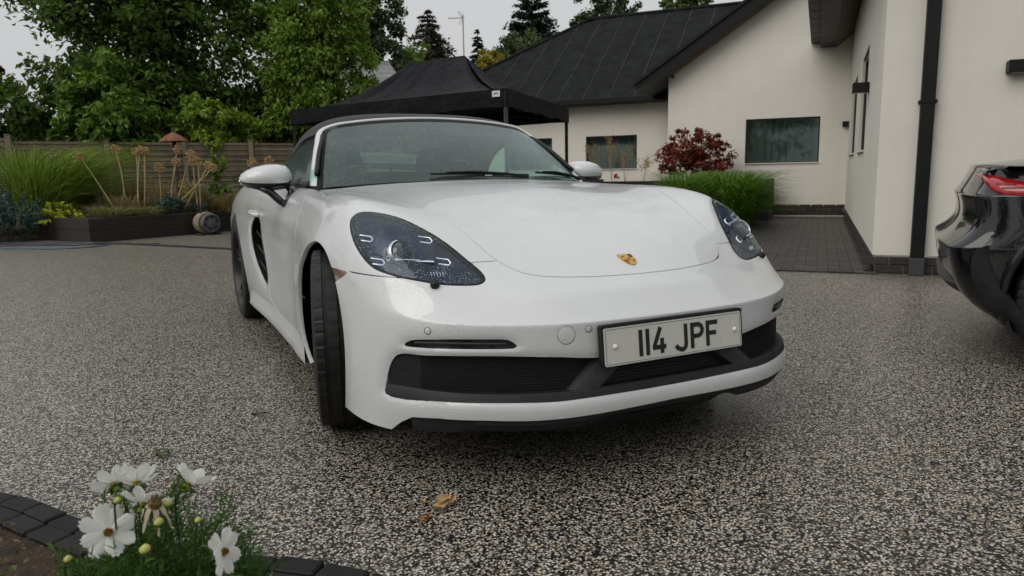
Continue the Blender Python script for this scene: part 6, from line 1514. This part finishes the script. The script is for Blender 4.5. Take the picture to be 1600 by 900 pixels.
PETAL.link(PETAL.b.outputs[0], ms_.inputs[1]); PETAL.link(tr_.outputs[0], ms_.inputs[2]); PETAL.link(ms_.outputs[0], PETAL.out.inputs[0]); PETAL.bump(PETAL.noise(160, 2, .5, PETAL.obj()), .2, .002); PETAL = PETAL.m
POLLEN = mottled('pollen', (.16, .07, .008), (.42, .22, .02), 300, .9, .6, .002); SEPAL = simple('sepal_green', (.040, .085, .016), .5); SEPL = simple('sepal_light', (.20, .28, .035), .5); BUDM = mottled('bud_yellow_green', (.32, .36, .06), (.52, .52, .16), 90, .5, 0); STEMG = simple('stem_green', (.035, .075, .016), .5)
PETW = mottled('wilted_petal', (.38, .32, .22), (.60, .54, .42), 60, .8, .2, .002)
def basis(n, roll=0.0):
    n = unit(np.array(n, float)); a = unit(np.cross(n, [0, 0, 1.]) if abs(n[2]) < .95 else np.array([1., 0, 0])); b = np.cross(n, a)
    return np.array([a*math.cos(roll)+b*math.sin(roll), -a*math.sin(roll)+b*math.cos(roll), n])
def cosmos(c, n, R_, cup, lab, foot, seed, roll=0.0, npet=8, drop=0.0, cat='flower'):
    """a cosmos flower: broad toothed petals round a yellow disc, green sepals behind, on a thin stem"""
    c = np.array(c, float); A = basis(n, roll); r = np.random.RandomState(seed); t = thing('cosmos_flower', lab, cat, tuple(c), 'white cosmos flowers')
    for k in range(npet):
        a = 2*math.pi*k/npet+r.uniform(-.10, .10); cu = cup+r.uniform(-.12, .12); L = R_*r.uniform(.92, 1.06); w = L*.295*r.uniform(.85, 1.15); tw = r.uniform(-.25, .25)
        u = A[0]*math.cos(a)+A[1]*math.sin(a); v = -A[0]*math.sin(a)+A[1]*math.cos(a); G_ = []
        for i, s in enumerate(np.linspace(.08, 1, 9)):
            wd = w*(math.sin(min(s*1.25, 1)*math.pi/2)**.8)*(1 if s < .82 else 1-.35*((s-.82)/.18)**2)
            row = []
            for j, q in enumerate(np.linspace(-1, 1, 9)):
                e = s*L+(.05*L*math.cos(q*math.pi*2.5) if i == 8 else 0)-(.10*L*q*q*(s**4))
                h = L*(math.sin(cu)*s+.10*s*s*(1 if cup > 0 else -1)-.16*(q*q)*s*(1-s*.4)+.018*math.cos(q*9)*s+tw*q*wd/L*s)-drop*L*s*s
                row.append(c+u*e*math.cos(cu)+v*q*wd+A[2]*h)
            G_.append(row)
        MB().grid(G_).build('petal', PETAL, t, True)
    mb = MB(); mb.lathe([(.0001, .004), (R_*.10, .0035), (R_*.145, .001), (R_*.12, -.0008)], c, A, 18)
    for k in range(70):
        a = r.uniform(0, 6.28); q = R_*.145*math.sqrt(r.uniform()); p = c+A[0]*q*math.cos(a)+A[1]*q*math.sin(a)+A[2]*.0015; mb.tube([p, p+A[2]*r.uniform(.0025, .006)+A[0]*r.normal()*.001], .0007, 3)
    mb.build('flower_centre', POLLEN, t, True)
    mb = MB()
    for k in range(8):
        a = 2*math.pi*k/8+.3; u = A[0]*math.cos(a)+A[1]*math.sin(a); o = c-A[2]*.004
        mb.tube([o+u*R_*.08, o+u*R_*.26-A[2]*.004+A[2]*R_*.05, o+u*R_*.46+A[2]*(R_*.46*math.tan(max(cup, -.2)*.6)-.008)], [.0034, .0028, .0004], 5)
    mb.build('sepal', SEPAL, t, True)
    mb = MB(); mb.lathe([(.0001, -.014), (R_*.12, -.012), (R_*.21, -.0065), (R_*.21, -.0025), (R_*.12, -.0015)], c, A, 12); mb.build('calyx', SEPL, t, True)
    stem(c-A[2]*.010, foot, -A[2], t, seed)
    return t
def stem(top, foot, d, t, seed, r0=.0013, r1=.0019):
    top, foot = np.array(top), np.array(foot); q = top+np.array(d)*.03; P = spline([top, q*.8+top*.2-[0, 0, .004], q*.45+foot*.55, foot], 6); mb = MB(); mb.tube(P, list(np.linspace(r0, r1, len(P))), 6); mb.build('stem', STEMG, t, True)
toC = unit(CAM-np.array([-1.45, -1.57, .47]))
RT = _r; UPI = -_d
def dirv(right, up, toward): return unit(RT*right+UPI*up+toC*toward)
FB = np.array([-1.50, -1.42, .02]); 
cosmos((-1.485, -1.575, .450), dirv(.10, .22, .95), .0385, .10, 'largest open white cosmos facing the camera with eight spread petals', FB+[.0, -.02, 0], 1, .2)
cosmos((-1.444, -1.561, .508), dirv(-.05, .80, -.48), .033, .50, 'uppermost white cosmos seen from behind with dark green sepals', FB+[.05, .0, 0], 2, .5)
cosmos((-1.476, -1.518, .496), dirv(-.45, .70, -.45), .031, .42, 'white cosmos at the left of the cluster, partly behind the uppermost one', FB+[.03, .05, 0], 3, .9)
cosmos((-1.437, -1.591, .488), dirv(.25, .70, -.50), .035, .20, 'white cosmos in the middle of the cluster with its petals spread wide and flat', FB+[.06, -.03, 0], 4, .1)
cosmos((-1.378, -1.565, .494), dirv(.50, .78, -.30), .037, .55, 'white cosmos standing apart to the right of the cluster, turned away', FB+[.12, .02, 0], 5, .4, npet=6)
cosmos((-1.348, -1.701, .446), dirv(.86, .10, .25), .034, .40, 'white cosmos at the lower right seen side on, drooping petals', FB+[.14, -.16, 0], 6, .7, npet=7, drop=.3)
wl_ = thing('wilted_cosmos', 'withered cosmos with curled brown petals below the white cluster', 'flower', (-1.423, -1.621, .497)); wc = np.array([-1.423, -1.621, .497]); A = basis(dirv(.1, .5, .8)); rr2 = np.random.RandomState(9)
for k in range(6):
    a = k*1.05+.4; u = A[0]*math.cos(a)+A[1]*math.sin(a); v = np.cross(A[2], u)
    MB().grid([[wc+u*.027*s*(1-.25*s)+v*q*.0045*(1-.5*s)-HZ*.034*s*s*(.5+.5*rr2.uniform())+A[2]*.003*math.sin(s*6) for q in (-1, 0, 1)] for s in np.linspace(.1, 1, 7)]).build('petal', PETW, wl_, True)
mb = MB(); mb.lathe([(.0001, .010), (.006, .009), (.0095, .004), (.009, -.002), (.003, -.006)], wc, A, 14)
for k in range(60): a = rr2.uniform(0, 6.28); q = .009*math.sqrt(rr2.uniform()); p = wc+A[0]*q*math.cos(a)+A[1]*q*math.sin(a)+A[2]*.006; mb.tube([p, p+A[2]*.006], .0008, 3)
mb.build('seed_head', mottled('seed_brown', (.10, .06, .025), (.26, .17, .08), 200, .9, .3, .001), wl_, True); stem(wc-A[2]*.008, FB+[.07, -.05, 0], [0, 0, -1], wl_, 3)
def bud(c, rad, lab, seed):
    c = np.array(c); t = thing('cosmos_bud', lab, 'bud', tuple(c), 'cosmos buds'); A = basis(dirv(.1, .8, .3)); h = rad
    MB().lathe([(.0001, h*.9), (h*.55, h*.75), (h*.95, h*.2), (h, -.15*h), (h*.7, -.7*h), (h*.2, -.95*h)], c, A, 16).build('bud_ball', BUDM, t, True)
    mb = MB()
    for k in range(8): a = k*.785; u = A[0]*math.cos(a)+A[1]*math.sin(a); mb.tube([c-A[2]*h*.9, c+u*h*1.1-A[2]*h*.6, c+u*h*1.7-A[2]*h*.1], [.0012, .001, .0002], 4)
    mb.build('sepal', SEPAL, t, True); stem(c-A[2]*h*.9, FB+[(c[0]+1.45)*.7+.03, (c[1]+1.6)*.5-.03, 0], -A[2], t, seed)
for i, (c, rd, l) in enumerate([((-1.469, -1.585, .498), .0050, 'yellow green bud between the left cosmos and the big open one'), ((-1.420, -1.640, .479), .0062, 'yellow green bud hanging just under the withered flower'), ((-1.407, -1.609, .489), .0058, 'small bud at the right of the withered flower'), ((-1.438, -1.676, .462), .0070, 'largest pale bud right of the big open cosmos, low down'), ((-1.531, -1.611, .441), .0052, 'bright yellow bud at the lower left of the foliage'), ((-1.372, -1.640, .470), .0045, 'tiny green bud left of the side-on cosmos')]): bud(c, rd, l, 20+i)
# feathery foliage: forked thread leaves on many stems
FEA = leafmat('feathery_leaf', (.030, .080, .010), (.095, .190, .030), .5, .3)
fo = thing('cosmos_foliage', 'feathery green thread leaved foliage under the white cosmos flowers', 'foliage', (-1.45, -1.5, 0)); r = np.random.RandomState(33); V = []; F = []; k = 0
def thread(a, b, w):
    global k
    s = unit(np.cross(b-a, r.normal(size=3))); m = (a+b)/2+r.normal(size=3)*.003
    V.extend([a-s*w, a+s*w, m-s*w*.9, m+s*w*.9, b]); F.extend([(k, k+1, k+3, k+2), (k+2, k+3, k+4)]); k += 5
for i in range(1000):
    ang = r.uniform(0, 6.283); q = math.sqrt(r.uniform()); cx, cy = -1.435+.145*q*math.cos(ang), -1.545+.15*q*math.sin(ang); zt = (.465-.17*q*q)*r.uniform(.7, 1.0)
    o = np.array([cx, cy, zt*r.uniform(.55, 1.0)]); ax = unit(np.array([(cx+1.44)*5, (cy+1.55)*5, 1.0])+r.normal(size=3)*.35); L = r.uniform(.045, .085)
    thread(o, o+ax*L, .0014)
    for j in range(7):
        t = .15+.8*j/7; p = o+ax*L*t
        for sg in (-1, 1):
            sd = unit(np.cross(ax, r.normal(size=3)))*sg; e = p+(ax*.65+sd*.75)*L*.42*(1-t*.45); thread(p, e, .0012)
            if j < 5: thread(p+(e-p)*.5, p+(e-p)*.5+(ax*.9+sd*.2)*L*.22, .0010)
mk('feathery_leaves', V, F, FEA, fo, True)
mb = MB()
for i in range(26):
    a = FB+[r.uniform(-.05, .16), r.uniform(-.16, .06), 0]; b = np.array([-1.435+r.uniform(-.13, .13), -1.56+r.uniform(-.13, .12), r.uniform(.25, .42)]); limb(mb, a, b, .0028, .0012, .06, 300+i, 7)
mb.build('stem', STEMG, fo, True)
# ------------------------------------------------------------------ fallen leaves on the drive
def fallen(x, y, L, Wd, yaw, mat, lab, seed, curl=.3):
    r = np.random.RandomState(seed); G_ = []; u = np.array([math.cos(yaw), math.sin(yaw), 0]); v = np.array([-u[1], u[0], 0])
    for s in np.linspace(0, 1, 9):
        w = Wd*.5*math.sin(math.pi*min(s*.93+.04, 1))**.8*(1+.18*math.sin(s*23+seed)); row = []
        for q in np.linspace(-1, 1, 7): row.append(np.array([x, y, .006])+u*(s-.5)*L+v*q*w+HZ*(abs(q)**1.5*Wd*curl*.5+.004*math.sin(s*9+seed+q*2)+.004))
        G_.append(row)
    return tag(MB().grid(G_).build('fallen_leaf', mat, None, True), lab, 'leaf', 'fallen leaves on the gravel')
TANL = mottled('leaf_tan', (.38, .24, .11), (.60, .42, .22), 40, .7, .3, .003); ORL = mottled('leaf_orange', (.22, .085, .02), (.36, .16, .05), 40, .7, .3, .003); GRL = simple('leaf_moss', (.05, .08, .02), .7); DKL = mottled('leaf_brown', (.05, .026, .014), (.10, .055, .03), 40, .7, .2, .002)
fallen(-.715, -.845, .066, .036, .75, TANL, 'largest curled tan leaf on the gravel in front of the car', 1, .8)
fallen(-.735, -.873, .060, .026, .15, TANL, 'tan leaf lying against the largest curled leaf', 2, .7)
fallen(-.690, -.850, .046, .022, 1.1, TANL, 'tan leaf tip at the right of the largest curled leaf', 8, .5)
fallen(-.763, -.807, .020, .014, .4, TANL, 'tiny tan leaf scrap above and left of the curled leaf', 3)
fallen(-.804, -.912, .030, .018, .2, ORL, 'orange brown scrap of leaf lower left of the curled leaf', 4)
fallen(-.781, -.905, .014, .010, 1.0, ORL, 'smallest orange leaf scrap beside the orange brown one', 5)
fallen(.470, -.620, .034, .024, 1.4, ORL, 'brown leaf on the gravel under the right end of the front bumper', 6, .6)
fallen(-.457, -.891, .022, .018, .8, GRL, 'tiny green leaf scrap on the gravel below the bumper', 7)
fallen(-1.075, .243, .060, .014, -.1, DKL, 'dark brown twig like leaf on the gravel left of the front wheel', 9)
fallen(-1.425, -.030, .050, .034, .5, GRL, 'small patch of green moss leaf on the gravel behind the cosmos', 10, .2)
fallen(.34, -.78, .020, .012, .5, ORL, 'small rusty leaf scrap on the gravel in the shadow of the bumper', 11)
